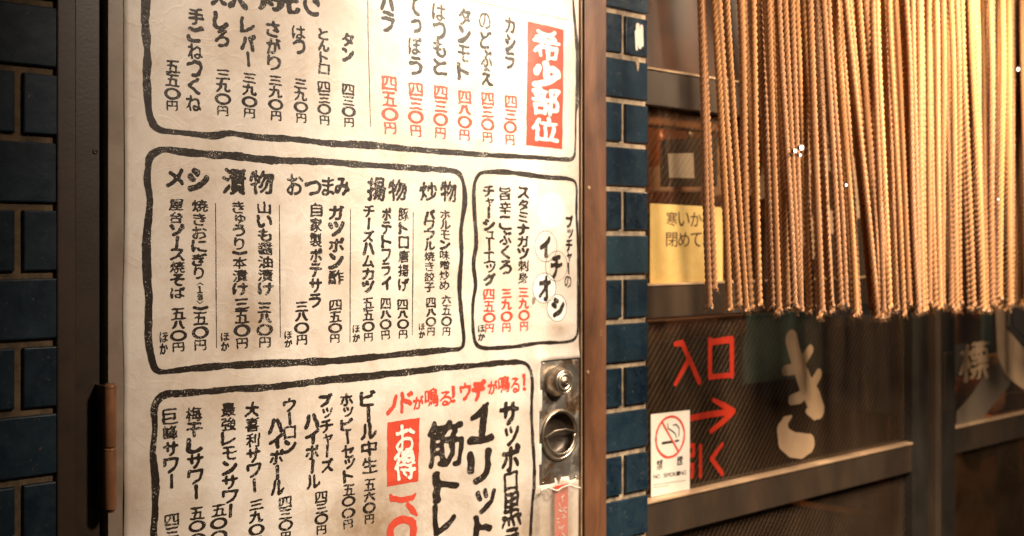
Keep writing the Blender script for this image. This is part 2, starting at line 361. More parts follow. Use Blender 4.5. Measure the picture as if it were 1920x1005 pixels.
class Print:
    """prints on a plane y = y0 (metres); every item adds to one field; build() turns the field into a mesh"""
    def __init__(s, y0=0., cell=.0005, relief=True, off=.0006): s.it = []; s.y0 = y0; s.cell = cell; s.relief = relief; s.off = off
    def P(s, px, py): v = U(px, py, s.y0); return v.x, v.z
    def glyph_box(s, ch, x0, x1, z0, z1, weight=1., keep=True, rot=0.):
        F_, wx, wy = brush_glyph(ch, weight)
        W, Hh = x1 - x0, z1 - z0; cx, cz = (x0 + x1) / 2, (z0 + z1) / 2
        if keep:
            k = min(W / wx, Hh / wy); sx = min(W / wx, k * 1.35); sz = min(Hh / wy, k * 1.35)
            W, Hh = sx * wx, sz * wy
        s.it.append(('g', F_, cx, cz, W, Hh, rot))
    def stroke(s, pts, closed=False): s.it.append(('s', pts, closed))       # pts (x, z, r)
    def stroke_px(s, pts, closed=False):
        o = []
        for px, py, r in pts:
            x, z = s.P(px, py); o.append((x, z, r * VM(px, s.y0)))
        s.stroke(o, closed)
    def ellipse(s, cx, cz, rx, rz, th): s.it.append(('e', cx, cz, rx, rz, th))
    def bounds(s):
        b = []
        for i in s.it:
            if i[0] == 'g': r = max(i[4], i[5]) * .75; b.append((i[2] - r, i[2] + r, i[3] - r, i[3] + r))
            elif i[0] == 'e': b.append((i[1] - i[3] - abs(i[5]), i[1] + i[3] + abs(i[5]), i[2] - i[4] - abs(i[5]), i[2] + i[4] + abs(i[5])))
            else:
                for p in i[1]: b.append((p[0] - p[2] * 1.5, p[0] + p[2] * 1.5, p[1] - p[2] * 1.5, p[1] + p[2] * 1.5))
        b = np.array(b); return b[:, 0].min(), b[:, 1].max(), b[:, 2].min(), b[:, 3].max()
    def build(s, name, mat, parent, **k):
        c = s.cell; x0, x1, z0, z1 = s.bounds(); x0 -= 3 * c; z0 -= 3 * c
        nx = int((x1 - x0) / c) + 5; nz = int((z1 - z0) / c) + 5
        Fd = np.full((nx, nz), -1.)
        def win(a0, a1, b0, b1):
            i0 = max(int((a0 - x0) / c) - 1, 0); i1 = min(int((a1 - x0) / c) + 2, nx); j0 = max(int((b0 - z0) / c) - 1, 0); j1 = min(int((b1 - z0) / c) + 2, nz)
            X, Z = np.meshgrid(x0 + np.arange(i0, i1) * c, z0 + np.arange(j0, j1) * c, indexing='ij'); return (slice(i0, i1), slice(j0, j1)), X, Z
        for i in s.it:
            if i[0] == 'g':
                _, G, cx, cz, W, Hh, rot = i; r = max(W, Hh) * .75
                sl, X, Z = win(cx - r, cx + r, cz - r, cz + r)
                ca, sa = math.cos(rot), math.sin(rot); dx = (X - cx) * ca + (Z - cz) * sa; dz = -(X - cx) * sa + (Z - cz) * ca
                gx = (dx / W + .5) * (G.shape[0] - 2 * PAD - 1) + PAD; gy = (dz / Hh + .5) * (G.shape[1] - 2 * PAD - 1) + PAD
                ok = (gx >= 0) & (gx < G.shape[0] - 1) & (gy >= 0) & (gy < G.shape[1] - 1)
                gx = np.clip(gx, 0, G.shape[0] - 1.01); gy = np.clip(gy, 0, G.shape[1] - 1.01); a_ = gx.astype(int); b_ = gy.astype(int); u = gx - a_; v = gy - b_
                val = (G[a_, b_] * (1 - u) + G[a_ + 1, b_] * u) * (1 - v) + (G[a_, b_ + 1] * (1 - u) + G[a_ + 1, b_ + 1] * u) * v
                Fd[sl] = np.maximum(Fd[sl], np.where(ok, val * 2, -1))
            elif i[0] == 'e':
                _, cx, cz, rx, rz, th = i; sl, X, Z = win(cx - rx - abs(th), cx + rx + abs(th), cz - rz - abs(th), cz + rz + abs(th))
                q = np.sqrt(((X - cx) / rx) ** 2 + ((Z - cz) / rz) ** 2)
                if th <= 0: d = (1 - q) * min(rx, rz)
                else: d = th * (1 + .25 * vnoise(X * 160 + cx * 50, Z * 160, 12)) / 2 - np.abs(q - 1) * min(rx, rz)
                Fd[sl] = np.maximum(Fd[sl], np.clip(d / (4 * c), -1, 1))
            else:
                pts = i[1]; n = len(pts)
                for q in range(n if i[2] else n - 1):
                    p, r = pts[q], pts[(q + 1) % n]; mr = max(p[2], r[2]) * 1.4 + 2 * c
                    sl, X, Z = win(min(p[0], r[0]) - mr, max(p[0], r[0]) + mr, min(p[1], r[1]) - mr, max(p[1], r[1]) + mr)
                    dx, dz = r[0] - p[0], r[1] - p[1]; L2 = dx * dx + dz * dz + 1e-12
                    t = np.clip(((X - p[0]) * dx + (Z - p[1]) * dz) / L2, 0, 1)
                    d = np.hypot(X - p[0] - t * dx, Z - p[1] - t * dz)
                    rad = (p[2] + (r[2] - p[2]) * t) * (1 if not s.relief else 1 + .22 * vnoise(X * 70, Z * 70, 14) + .10 * vnoise(X * 260, Z * 260, 15))
                    Fd[sl] = np.maximum(Fd[sl], np.clip((rad - d) / (4 * c), -1, 1))
        ins = Fd > 0
        full = ins[:-1, :-1] & ins[1:, :-1] & ins[1:, 1:] & ins[:-1, 1:]
        anyi = ins[:-1, :-1] | ins[1:, :-1] | ins[1:, 1:] | ins[:-1, 1:]
        V = []; FC = []
        for i in range(nx - 1):                                     # runs of full cells
            row = full[i]
            if not row.any(): continue
            d = np.diff(np.concatenate(([0], row.astype(int), [0]))); st = np.where(d == 1)[0]; en = np.where(d == -1)[0]
            for a_, b_ in zip(st, en):
                k0 = a_
                while k0 < b_:
                    k1 = min(k0 + 12, b_); n = len(V)
                    V += [(i, k0), (i + 1, k0), (i + 1, k1), (i, k1)]; FC.append((n, n + 1, n + 2, n + 3)); k0 = k1
        ii, jj = np.where(anyi & ~full)
        for i, j in zip(ii.tolist(), jj.tolist()):
            cs = ((i, j), (i + 1, j), (i + 1, j + 1), (i, j + 1)); val = [Fd[q] for q in cs]; poly = []
            for q in range(4):
                a_, b_ = cs[q], cs[(q + 1) % 4]; va, vb = val[q], val[(q + 1) % 4]
                if va > 0: poly.append(a_)
                if (va > 0) != (vb > 0):
                    t = va / (va - vb); poly.append((a_[0] + (b_[0] - a_[0]) * t, a_[1] + (b_[1] - a_[1]) * t))
            if len(poly) >= 3:
                n = len(V); V += poly; FC.append(tuple(range(n, n + len(poly))))
        V = np.array(V, float); X = x0 + V[:, 0] * c; Z = z0 + V[:, 1] * c
        Y = np.full(len(V), s.y0 - s.off)
        if s.relief: Y = Y - .0012 - H(X, Z)
        me = bpy.data.meshes.new(name); me.from_pydata(np.stack([X, Y, Z], 1).tolist(), [], FC); me.update()
        return link(name, me, parent, mat, **k)
SLOT = {'〇': .98, '三': .78, '円': .80, '一': .42, 'ャ': .75, 'ッ': .78, 'ュ': .7, 'ゅ': .75, '　': .8, 'ー': .95, '八': .72, '六': .85}
WID = {'〇': 1.12, '円': .78, 'ャ': .72, 'ッ': .82, 'ュ': .8, 'っ': .8, 'ゅ': .8, '三': .95}
def column(pr, text, xt, yt, xb, yb, wpx, weight=1.0):
    """a vertical line of hand lettering; coordinates in photograph pixels on the poster plane"""
    tot = sum(SLOT.get(c, 1.) for c in text); y = yt
    for ch in text:
        hh = (yb - yt) * SLOT.get(ch, 1.) / tot; cy = y + hh / 2; f = (cy - yt) / max(yb - yt, 1); px = xt + (xb - xt) * f
        cx, cz = pr.P(px, cy); W = wpx * HM(px, pr.y0) * WID.get(ch, 1.); hm = hh * VM(px, pr.y0) * .90
        y += hh
        if ch == '　': continue
        if ch == '〇':
            th = min(W, hm) * .20; pr.ellipse(cx, cz, W / 2 - th / 2, hm * .5 - th / 2, th)
        elif ch == 'ー':
            r = W * .10; j = random.uniform(-.04, .04) * W
            pr.stroke([(cx + j, cz + hm * .42, r * 1.3), (cx, cz, r), (cx - j, cz - hm * .42, r * 1.2)])
        elif ch == '一':
            pr.stroke([(cx - W * .45, cz + hm * .15, W * .10), (cx, cz - hm * .15, W * .09), (cx + W * .45, cz + hm * .1, W * .10)])
        else:
            dx = .14 * W if ch in 'ッャュゅっ' else 0
            pr.glyph_box(ch, cx - W / 2 + dx, cx + W / 2 + dx, cz - hm / 2, cz + hm / 2, weight, True, random.uniform(-.05, .04))
def box_px(pr, ch, x0, x1, y0, y1, weight=1.15, keep=False):
    a = pr.P(x0, (y0 + y1) / 2); b = pr.P(x1, (y0 + y1) / 2); xm = (x0 + x1) / 2; t = pr.P(xm, y0); u = pr.P(xm, y1)
    if ch == '〇':
        W = b[0] - a[0]; hm = t[1] - u[1]; th = W * .2; pr.ellipse((a[0] + b[0]) / 2, (t[1] + u[1]) / 2, W / 2 - th / 2, hm / 2 - th / 2, th)
    else: pr.glyph_box(ch, a[0], b[0], u[1], t[1], weight, keep)

# ================================================================== SETTING
g = MB(); g.box(-6, 9, -8, -.02, -.05, 0); g.build('street_ground', MSTREET, kind='structure')
g = MB(); g.box(-6, 9, -.02, 3.2, -.05, -.002); g.build('shop_floor', MDARK, kind='structure')
g = MB(); g.box(.2, 6, 2.9, 3.0, 0, 2.7); g.build('shop_back_wall', MWOOD, kind='structure')
g = MB(); g.box(.2, 6, -.0, 3.0, 2.7, 2.8); g.build('shop_ceiling', MDARK, kind='structure')
g = MB(); g.box(1.22, 1.26, .14, 2.9, 0, 2.7); g.build('shop_side_wall', MWOOD, kind='structure')
XL0 = U(102, HY, .004).x; XR0 = U(1136, HY).x; XR1 = U(1213, HY).x

def tiled(name, label, x0, x1, seams, yface, zc, pitch, first, n, jt=.0085, mort=None):
    """x0..x1 brick field; rows alternate between whole tiles and rows with an upright joint at each of seams"""
    t = empty(name, ((x0 + x1) / 2, yface, 0), label=label, cat='wall')
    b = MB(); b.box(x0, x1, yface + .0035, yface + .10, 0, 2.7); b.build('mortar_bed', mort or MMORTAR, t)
    cache = {}
    for r in range(first, first + n):
        z1 = zc - r * pitch - jt / 2; z0 = z1 - (pitch - jt)
        edges = seams[r % 2]
        for a, c in edges:
            a2 = a + jt / 2 if a > x0 else a; c2 = c - jt / 2 if c < x1 else c
            key = (round(a2, 4), round(c2, 4))
            if key not in cache:
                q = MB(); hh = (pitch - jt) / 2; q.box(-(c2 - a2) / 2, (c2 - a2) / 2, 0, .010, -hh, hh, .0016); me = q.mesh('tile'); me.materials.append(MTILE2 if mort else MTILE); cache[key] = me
            o = bpy.data.objects.new('tile', cache[key]); col.objects.link(o); o.parent = t
            dy = random.uniform(-.0006, .0006)
            o.location = Vector(((a2 + c2) / 2, yface - .002 + dy, (z0 + z1) / 2)) - t.location
            o.rotation_euler = (random.uniform(-.006, .006), random.uniform(-.004, .004), random.uniform(-.008, .008))
    return t
# left pier: joints centred at rows 129 + k*128.8 px at x = 50
pit = 128.8 * VM(50, .0); zc = CAMZ + (HY - 129) * VM(50, .0)
xs = U(35, HY, 0).x; TL = .237
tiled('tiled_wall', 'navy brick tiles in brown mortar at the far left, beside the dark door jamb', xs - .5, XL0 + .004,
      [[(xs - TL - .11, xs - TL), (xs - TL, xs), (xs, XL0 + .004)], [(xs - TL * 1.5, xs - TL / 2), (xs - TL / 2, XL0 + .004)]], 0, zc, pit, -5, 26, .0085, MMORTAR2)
# pier between the two doors
pit = 82.3 * VM(1175); zc = CAMZ + (HY - 107) * VM(1175); xs = U(1168.5, HY).x
tiled('tiled_wall', 'narrow strip of blue brick tiles between the menu door and the glass doors', XR0 - .003, XR1,
      [[(XR0 - .003, XR1)], [(XR0 - .003, xs), (xs, XR1)]], 0, zc, pit, -8, 30, .0095)
# chipped white patch on one tile
g = Print(-.0035, .0006, False, .0)
for pts in ([(1196, 48, 5), (1197, 70, 7), (1200, 88, 4)], [(1193, 60, 4), (1194, 92, 3)], [(1203, 50, 4), (1204, 84, 4)]): g.stroke_px(pts)
g.build('torn_sticker', MCARD, None, label='torn white sticker remnant on a blue tile near the top of the tile strip', cat='sticker')
g = Print(-.0035, .0006, False, .0)
g.stroke_px([(1194, 112, 5), (1196, 120, 4), (1196, 132, 1.5)])
g.build('torn_sticker', MMORTAR, None, label='small drip of mortar-coloured glue below the white sticker remnant', cat='sticker')
# wall over the doors
g = MB(); g.box(-.5, 4.5, -.03, .14, 2.702, 3.4); g.build('upper_wall', MDARK, kind='structure')

# ================================================================== SERVICE DOOR
XD0 = U(203, HY).x; XD1 = U(1087, HY).x
fr = empty('door_frame', (XL0, 0, 0), label='dark steel door frame round the menu door, rusty brown on its right side', cat='door frame')
g = MB(); XS = U(141, HY, .0).x
g.box(XL0, XS, -.004, .12, 0, 2.45, .0015); g.build('lit_jamb_strip', MJAMB2, fr, label='lighter brown strip of the left jamb, lamplight put into its paint')
g = MB(); g.box(XS, XD0 - .0045, .012, .12, 0, 2.45, .001); g.build('jamb', MJAMB, fr, label='dark left jamb')
g = MB(); g.box(U(1091, HY).x, XR0 - .0045, -.006, .12, 0, 2.45, .0018); g.build('jamb', MRUST, fr, label='rusty right jamb')
g = MB(); g.box(XL0, XR0, .0, .11, 2.452, 2.55); g.build('head', MJAMB, fr)
for px, py in ((178, 284), (1104, 352), (1102, 698)):
    q = U(px, py, .012 if px < 500 else -.006); y = .012 if px < 500 else -.006
    g = MB(); g.lathe(q.x, q.z, [(.0028, y), (.0026, y - .0012), (.0008, y - .0014), (.0007, y - .0006), (.00001, y - .0006)], 16); g.build('screw', MEDGE if px > 500 else MJAMB, fr)

dr = empty('service_door', (XD0, 0, 0), label='brown painted metal service door behind the big paper menu', cat='door')
PX0, PX1 = U(1011, HY).x, U(1084, HY).x; PZ1 = U(1047, 673).z; PZ0 = U(1047, 906).z
HOLEX, HOLEZ, HOLER = U(1047, 815).x, U(1047, 815).z, 43 * VM(1047)
g = MB()
for a, b, c, d in ((XD0, PX0 + .006, .02, 2.44), (PX1 - .006, XD1, .02, 2.44), (PX0 + .006, PX1 - .006, PZ1 - .006, 2.44), (PX0 + .006, PX1 - .006, .02, PZ0 + .006)):
    g.box(a, b, 0, .04, c, d)
g.build('door_panel', MDOOR, dr)
# hinge
hg = MB(); hx = U(207, HY, -.014).x; zt, zb = U(206, 722, -.014).z, U(206, 955, -.014).z; zm = U(206, 839, -.014).z; hr = 15.5 * VM(206) * .76
hinge = empty('hinge', (hx, -.012, zm)); hinge.parent = dr; hinge.location = Vector((hx, -.012, zm)) - dr.location
for a, b, nm in ((zm + .0006, zt, 'knuckle'), (zb, zm - .0006, 'knuckle')):
    q = MB(); q.lathez(hx, -.013, [(.0001, a), (hr * .92, a), (hr, a + .001), (hr, b - .004), (hr * .99, b - .0036), (hr * .99, b - .003), (hr, b - .0028), (hr, b - .001), (hr * .92, b), (.0001, b)], 28); q.build(nm, MHINGE, hinge)
q = MB(); q.lathez(hx, -.013, [(.0001, zb - .003), (hr * .7, zb - .003), (hr * .75, zt + .0016), (.0001, zt + .0016)], 20); q.build('hinge_pin', MHINGE, hinge)
q = MB(); q.box(hx - hr * 1.0, hx, -.010, .0115, zb + .001, zt - .001); q.build('hinge_leaf', MJAMB, hinge)
# lock plate with a round hole
lp = empty('lock_plate', (PX0, 0, PZ0)); lp.parent = dr; lp.location = Vector((PX0, 0, PZ0)) - dr.location
n = 64; ring = []; outer = []
for i in range(n):
    a = 2 * math.pi * i / n; ca, sa = math.cos(a), math.sin(a)
    ring.append((HOLEX + HOLER * ca, HOLEZ + HOLER * sa))
    hx0, hx1, hz0, hz1 = PX0 - HOLEX, PX1 - HOLEX, PZ0 - HOLEZ, PZ1 - HOLEZ
    t = min((hx1 / ca) if ca > 1e-6 else 9, (hx0 / ca) if ca < -1e-6 else 9, (hz1 / sa) if sa > 1e-6 else 9, (hz0 / sa) if sa < -1e-6 else 9)
    outer.append((HOLEX + t * ca, HOLEZ + t * sa))
vs = [(x, -.0018, z) for x, z in ring] + [(x, -.0018, z) for x, z in outer] + [(x, .001, z) for x, z in outer]
fs = []
for i in range(n):
    j = (i + 1) % n; fs += [(i, n + i, n + j, j), (n + i, 2 * n + i, 2 * n + j, n + j)]
corners = [(PX0, PZ0), (PX1, PZ0), (PX1, PZ1), (PX0, PZ1)]
for cxn, czn in corners:                   # fill the corner triangles between neighbouring outer points
    for i in range(n):
        j = (i + 1) % n; a, b = outer[i], outer[j]
        if abs(a[0] - b[0]) > 1e-6 and abs(a[1] - b[1]) > 1e-6 and abs((a[0] + b[0]) / 2 - cxn) < .03 and abs((a[1] + b[1]) / 2 - czn) < .03:
            k = len(vs); vs.append((cxn, -.0018, czn)); fs.append((n + i, k, n + j))
me = bpy.data.meshes.new('face_plate'); me.from_pydata(vs, [], fs); me.update(); link('face_plate', me, lp, MSTEEL)
g = MB(); r_ = HOLER
g.lathe(HOLEX, HOLEZ, [(r_ * 1.12, -.0018), (r_ * 1.11, -.0045), (r_ * 1.05, -.0058), (r_ * .98, -.0045), (r_ * .95, -.001)], 64)
g.build('cup_rim', MCHROME, lp)
g = MB(); g.lathe(HOLEX, HOLEZ, [(r_ * .95, -.001), (r_ * .90, .006), (r_ * .72, .0115), (r_ * .4, .0135), (.0001, .014)], 64); g.build('pull_cup', MCUP, lp)
g = MB(); pts = []
ax, az = HOLEX - r_ * .86, HOLEZ + r_ * .02
for i in range(25):
    a = math.pi + math.pi * i / 24; pts.append((HOLEX + r_ * .84 * math.cos(a), -.004 - .003 * math.sin(math.pi * i / 24), HOLEZ - r_ * .02 + r_ * .80 * math.sin(a)))
g.tube(pts, .0019, 10); g.build('pull_ring', MCHROME, lp)
g = MB(); g.tube([(HOLEX - r_ * .90, -.003, HOLEZ - r_ * .02), (HOLEX - r_ * .3, -.003, HOLEZ + r_ * .20), (HOLEX + r_ * .35, -.003, HOLEZ + r_ * .22), (HOLEX + r_ * .90, -.003, HOLEZ + r_ * .06)], .0015, 8); g.build('pivot_bar', MCHROME, lp)
LX, LZ = U(1040, 714).x, U(1040, 714).z; lr = 29 * VM(1040)
lock = empty('lock_cylinder', (LX, -.002, LZ)); lock.parent = dr; lock.location = Vector((LX, -.002, LZ)) - dr.location
g = MB(); g.lathe(LX, LZ, [(lr * 1.02, -.0018), (lr, -.004), (lr * .92, -.012), (lr * .78, -.0195), (lr * .70, -.0215), (lr * .66, -.0215), (lr * .64, -.0195), (lr * .60, -.0195), (lr * .59, -.0225), (lr * .40, -.0228), (lr * .38, -.0215), (lr * .34, -.0215), (lr * .33, -.0232), (.0001, -.0233)], 56); g.build('collar', MCHROME, lock)
g = MB(); g.lathe(LX, LZ, [(lr * .19, -.0233), (lr * .18, -.0252), (lr * .10, -.0252), (lr * .09, -.0246), (.0001, -.0246)], 24); g.build('key_core', MSTEEL, lock)
g = MB(); g.box(LX - .0005, LX + .0005, -.0258, -.024, LZ - lr * .09, LZ + lr * .09); g.build('keyhole', MBLACK, lock)
for sx, sz in ((.08, .975), (.92, .975), (.08, .025), (.92, .025)):
    x = PX0 + (PX1 - PX0) * sx; z = PZ0 + (PZ1 - PZ0) * sz
    g = MB(); g.lathe(x, z, [(.0022, -.0018), (.002, -.0026), (.0001, -.0028)], 14); g.build('screw', MSTEEL, lp)
# thin raised edge strip of the door leaf (catches the light)
g = MB(); g.box(XD1 - .0015, XD1, -.005, 0, .02, 2.44); g.build('edge_strip', MEDGE, dr)

# ================================================================== MENU POSTER
XP0, XP1 = U(232, HY).x, U(1083.5, HY).x; ZP1 = U(232, -110).z + .15; ZP0 = .78
po = empty('menu_poster', ((XP0 + XP1) / 2, -.001, 1.5), label='large off-white paper menu lettered in black and red brush writing, covering the service door', cat='poster')
xsn = np.concatenate([np.arange(XP0, PX0 - .004, .006), np.arange(PX0 - .003, XP1, .0045), [XP1]]); zsn = np.arange(ZP0, ZP1 + .006, .006)
def off_sheet(x, z):
    if x < XP0 or x > XP1: return True
    a = PZ0 + .004 + .004 * math.sin(x * 90)
    return x > PX0 - .001 + .0006 * math.sin(z * 80) and a < z < PZ1 - .001
X, Z = np.meshgrid(xsn, zsn, indexing='ij')
Xe = X.copy(); Xe[0, :] += .0006 * np.sin(zsn * 21) + .0008 * vnoise(zsn * 14, zsn * 0, 21); 
Y = -.0012 - H(X, Z)
# the paper lifts along the cut-out's edge
v = np.stack([Xe, Y, Z], -1).reshape(-1, 3).tolist(); nz = len(zsn); fs = []
for i in range(len(xsn) - 1):
    for j in range(nz - 1):
        if off_sheet((xsn[i] + xsn[i + 1]) / 2, (zsn[j] + zsn[j + 1]) / 2): continue
        fs.append((i * nz + j, (i + 1) * nz + j, (i + 1) * nz + j + 1, i * nz + j + 1))
me = bpy.data.meshes.new('paper_sheet'); me.from_pydata(v, [], fs); me.polygons.foreach_set('use_smooth', [True] * len(fs)); me.update()
sh = link('paper_sheet', me, po, MPAPER)
md = sh.modifiers.new('t', 'SOLIDIFY'); md.thickness = .0003; md.offset = 1

def border(pts, closed=True, **k):
    pr = Print(0, .0007); n = len(pts); q = []
    for x, y, t in pts: q.append((x, y, t / 2))
    # Catmull-Rom smoothing
    out = []
    rngi = range(n) if closed else range(n - 1)
    for i in rngi:
        p0, p1, p2, p3 = [q[(i + d) % n] if closed else q[min(max(i + d, 0), n - 1)] for d in (-1, 0, 1, 2)]
        for s_ in range(4):
            t = s_ / 4; out.append(tuple(.5 * (2 * p1[c] + (p2[c] - p0[c]) * t + (2 * p0[c] - 5 * p1[c] + 4 * p2[c] - p3[c]) * t * t + (3 * p1[c] - p0[c] - 3 * p2[c] + p3[c]) * t ** 3) for c in range(3)))
    if not closed: out.append(q[-1])
    pr.stroke_px(out, closed); return pr.build('border', MINK, po, **k)
border([(274, -60, 18), (273, 0, 18), (271, 40, 19), (275, 90, 15), (274, 150, 16), (276, 200, 14), (284, 230, 14), (300, 244, 11), (340, 249, 11), (400, 255, 14), (430, 250, 12), (480, 257, 12), (560, 262, 12), (620, 269, 13), (700, 273, 13), (760, 279, 11),
        (850, 286, 10), (920, 291, 9), (1000, 295, 9), (1055, 299, 8), (1073, 296, 7), (1077, 270, 5), (1078, 215, 5), (1080, 190, 9), (1081, 110, 9), (1078, 60, 7), (1073, 0, 6), (1071, -60, 6)], False)
border([(279, 300, 15), (290, 286, 13), (305, 281, 12), (330, 283, 14), (380, 288, 14), (440, 293, 16), (500, 300, 15), (600, 303, 13), (680, 309, 12), (760, 314, 12), (835, 319, 11), (858, 325, 11), (868, 345, 10), (870, 385, 11), (863, 430, 8), (864, 480, 10), (860, 540, 10),
        (865, 600, 8), (868, 638, 9), (862, 653, 7), (835, 656, 10), (780, 661, 13), (700, 669, 12), (640, 675, 13), (560, 679, 14), (480, 682, 13), (400, 687, 13), (340, 693, 11), (302, 697, 10), (288, 688, 12), (281, 660, 14), (277, 620, 15), (278, 560, 14), (274, 500, 16), (275, 430, 15), (280, 380, 13), (275, 340, 13)])
border([(888, 350, 8), (895, 330, 8), (908, 323, 9), (950, 323, 10), (989, 328, 9), (1028, 333, 9), (1067, 336, 7), (1079, 350, 6), (1079, 397, 6), (1082, 455, 6), (1083, 533, 6), (1082, 610, 6), (1077, 633, 6), (1059, 641, 6), (1009, 643, 7), (970, 649, 7), (931, 652, 8), (900, 651, 7), (887, 632, 7), (885, 572, 7), (890, 533, 8), (886, 494, 9), (892, 455, 9), (888, 397, 9)])
border([(287, 1060, 15), (286, 1010, 16), (289, 960, 15), (290, 900, 16), (286, 850, 12), (290, 800, 12), (288, 770, 13), (295, 750, 18), (312, 739, 16), (340, 737, 12), (400, 733, 13), (440, 729, 13), (500, 726, 13), (600, 714, 14), (700, 704, 13), (800, 693, 12), (900, 684, 10), (950, 679, 10),
        (980, 680, 8), (992, 692, 6), (996, 720, 7), (994, 760, 7), (997, 820, 7), (1000, 880, 7), (997, 940, 7), (993, 1010, 7), (992, 1060, 7)], False)
# thin rules
def rule(pts, mat=MINK):
    pr = Print(0, .0003); pr.stroke_px(pts); pr.build('rule', mat, po)
rule([(688, -40, .7), (689, 60, .7), (692, 160, .7), (694, 238, .6)]); rule([(876, 0, .6), (970, 20, .6), (1064, 38, .5)])
for x0, y0, x1, y1 in ((403, 381, 405, 652), (522, 385, 524, 632), (656, 392, 655, 642), (774, 398, 772, 628)):
    rule([(x0, y0, .6), ((x0 + x1) / 2, (y0 + y1) / 2, 1.1), (x1, y1, .6)])

def line(name, rows, mat=MINK, cell=.00045, weight=1.0, off=.0006):
    pr = Print(0, cell, True, off)
    for r in rows: column(pr, *r[:6], weight)
    return pr.build(name, mat, po)
def heading(chars, mat=MINK, name='menu_heading', weight=1.15, keep=False, cell=.0005, off=.0006):
    pr = Print(0, cell, True, off)
    for ch, x0, x1, y0, y1 in chars: box_px(pr, ch, x0, x1, y0, y1, weight, keep)
    return pr.build(name, mat, po)
# --- top box, left half
heading([('炭', 388, 424, -48, 10), ('火', 428, 462, -46, 16), ('焼', 482, 558, -44, 22), ('き', 568, 602, -40, 27)])
line('menu_line', [('タン', 651, 61, 652, 116, 21), ('四三〇円', 652, 157, 654, 239, 22)])
line('menu_line', [('とんトロ', 605, 53, 607, 141, 20), ('四三〇円', 606, 152, 608, 235, 22)])
line('menu_line', [('はつ', 558, 47, 560, 102, 24), ('三九〇円', 562, 148, 564, 231, 23)])
line('menu_line', [('さがり', 510, 39, 514, 134, 25), ('三九〇円', 515, 142, 517, 227, 24)])
line('menu_line', [('レバー', 463, 32, 465, 126, 26), ('三九〇円', 467, 137, 467, 222, 25)])
line('menu_line', [('しろ', 412, 22, 416, 89, 25), ('三九〇円', 417, 130, 417, 218, 26)])
line('menu_line', [('手ごねつくね', 367, 15, 362, 210, 28), ('五五〇円', 323, 112, 322, 209, 26)])
# --- top box, right half
line('menu_line', [('カシラ', 955, 31, 955, 131, 18)]); line('menu_price', [('四三〇円', 957, 178, 955, 273, 21)], MRED)
line('menu_line', [('のどぶえ', 907, 22, 914, 162, 21)]); line('menu_price', [('四三〇円', 914, 173, 913, 268, 22)], MRED)
line('menu_line', [('タンモト', 870, 14, 868, 152, 22)]); line('menu_price', [('四八〇円', 871, 169, 870, 264, 23)], MRED)
line('menu_line', [('はつもと', 821, 6, 825, 142, 24)]); line('menu_price', [('四三〇円', 826, 160, 825, 261, 24)], MRED)
line('menu_line', [('てっぽう', 775, -8, 779, 142, 24)]); line('menu_price', [('四三〇円', 779, 154, 779, 257, 25)], MRED)
line('menu_line', [('バラ', 724, -20, 727, 62, 25)]); line('menu_price', [('四五〇円', 729, 142, 731, 252, 27)], MRED)
def block(corners, off=.0005):
    pts = [U(a, b) for a, b in corners]; n = 14; vs = []; fs = []
    for i in range(n + 1):
        for j in range(n + 1):
            u, v_ = i / n, j / n; p = (pts[0] * (1 - u) + pts[1] * u) * (1 - v_) + (pts[3] * (1 - u) + pts[2] * u) * v_
            e = .0005; x = p.x + (e * float(vnoise(np.array(p.z * 300), np.array(1.), 31)) if i in (0, n) else 0); z = p.z + (e * float(vnoise(np.array(p.x * 300), np.array(2.), 31)) if j in (0, n) else 0)
            vs.append((x, -off - .0017 - float(H(np.array(x), np.array(z))), z))
    for i in range(n):
        for j in range(n): a = i * (n + 1) + j; fs.append((a, a + 1, a + n + 2, a + n + 1))
    me = bpy.data.meshes.new('red_block'); me.from_pydata(vs, [], fs); me.update(); return link('red_block', me, po, MREDBOX)
block([(988, 40), (1055, 56), (1053, 280), (985, 273)], .0)
heading([('希', 998, 1047, 58, 112), ('少', 998, 1046, 118, 162), ('部', 997, 1046, 164, 217), ('位', 996, 1044, 221, 266)], MWHITE, weight=1.3, off=.0011)
# --- middle box
heading([('メ', 312, 344, 315, 351), ('シ', 352, 390, 317, 357)])
heading([('漬', 417, 460, 316, 365), ('物', 467, 511, 319, 363)])
heading([('お', 537, 567, 326, 365), ('つ', 571, 601, 340, 366), ('ま', 603, 626, 332, 367), ('み', 628, 654, 333, 365)])
heading([('揚', 688, 721, 332, 376), ('物', 728, 761, 336, 376)]); heading([('炒', 787, 819, 341, 376), ('物', 826, 855, 339, 378)])
line('menu_line', [('屋台ソース焼そば', 329, 372, 333, 560, 27), ('五八〇円', 333, 576, 334, 660, 27), ('ほか', 306, 621, 306, 664, 15)])
line('menu_line', [('焼きおにぎり', 374, 373, 372, 524, 28), ('一五〇円', 375, 572, 375, 658, 27)])
line('menu_line', [('１個', 374, 536, 374, 564, 10)], weight=.9)
rule([(368, 534, .6), (374, 530, .8), (380, 534, .6)]); rule([(368, 564, .6), (374, 569, .8), (380, 565, .6)])
line('menu_line', [('きゅうり一本漬け', 446, 376, 450, 554, 26), ('三五〇円', 452, 559, 453, 654, 26), ('ほか', 421, 622, 421, 658, 15)])
line('menu_line', [('山いも醤油漬け', 494, 377, 497, 554, 27), ('三八〇円', 494, 566, 495, 652, 26)])
line('menu_line', [('自家製ポテサラ', 592, 379, 590, 578, 22), ('三八〇円', 564, 565, 565, 647, 24), ('ほか', 539, 620, 540, 651, 14)])
line('menu_line', [('ガツポン酢', 630, 383, 629, 535, 27), ('四五〇円', 628, 561, 627, 643, 22)])
line('menu_line', [('チーズハムカツ', 691, 384, 689, 549, 21), ('五五〇円', 689, 557, 690, 641, 20), ('ほか', 667, 608, 667, 641, 13)])
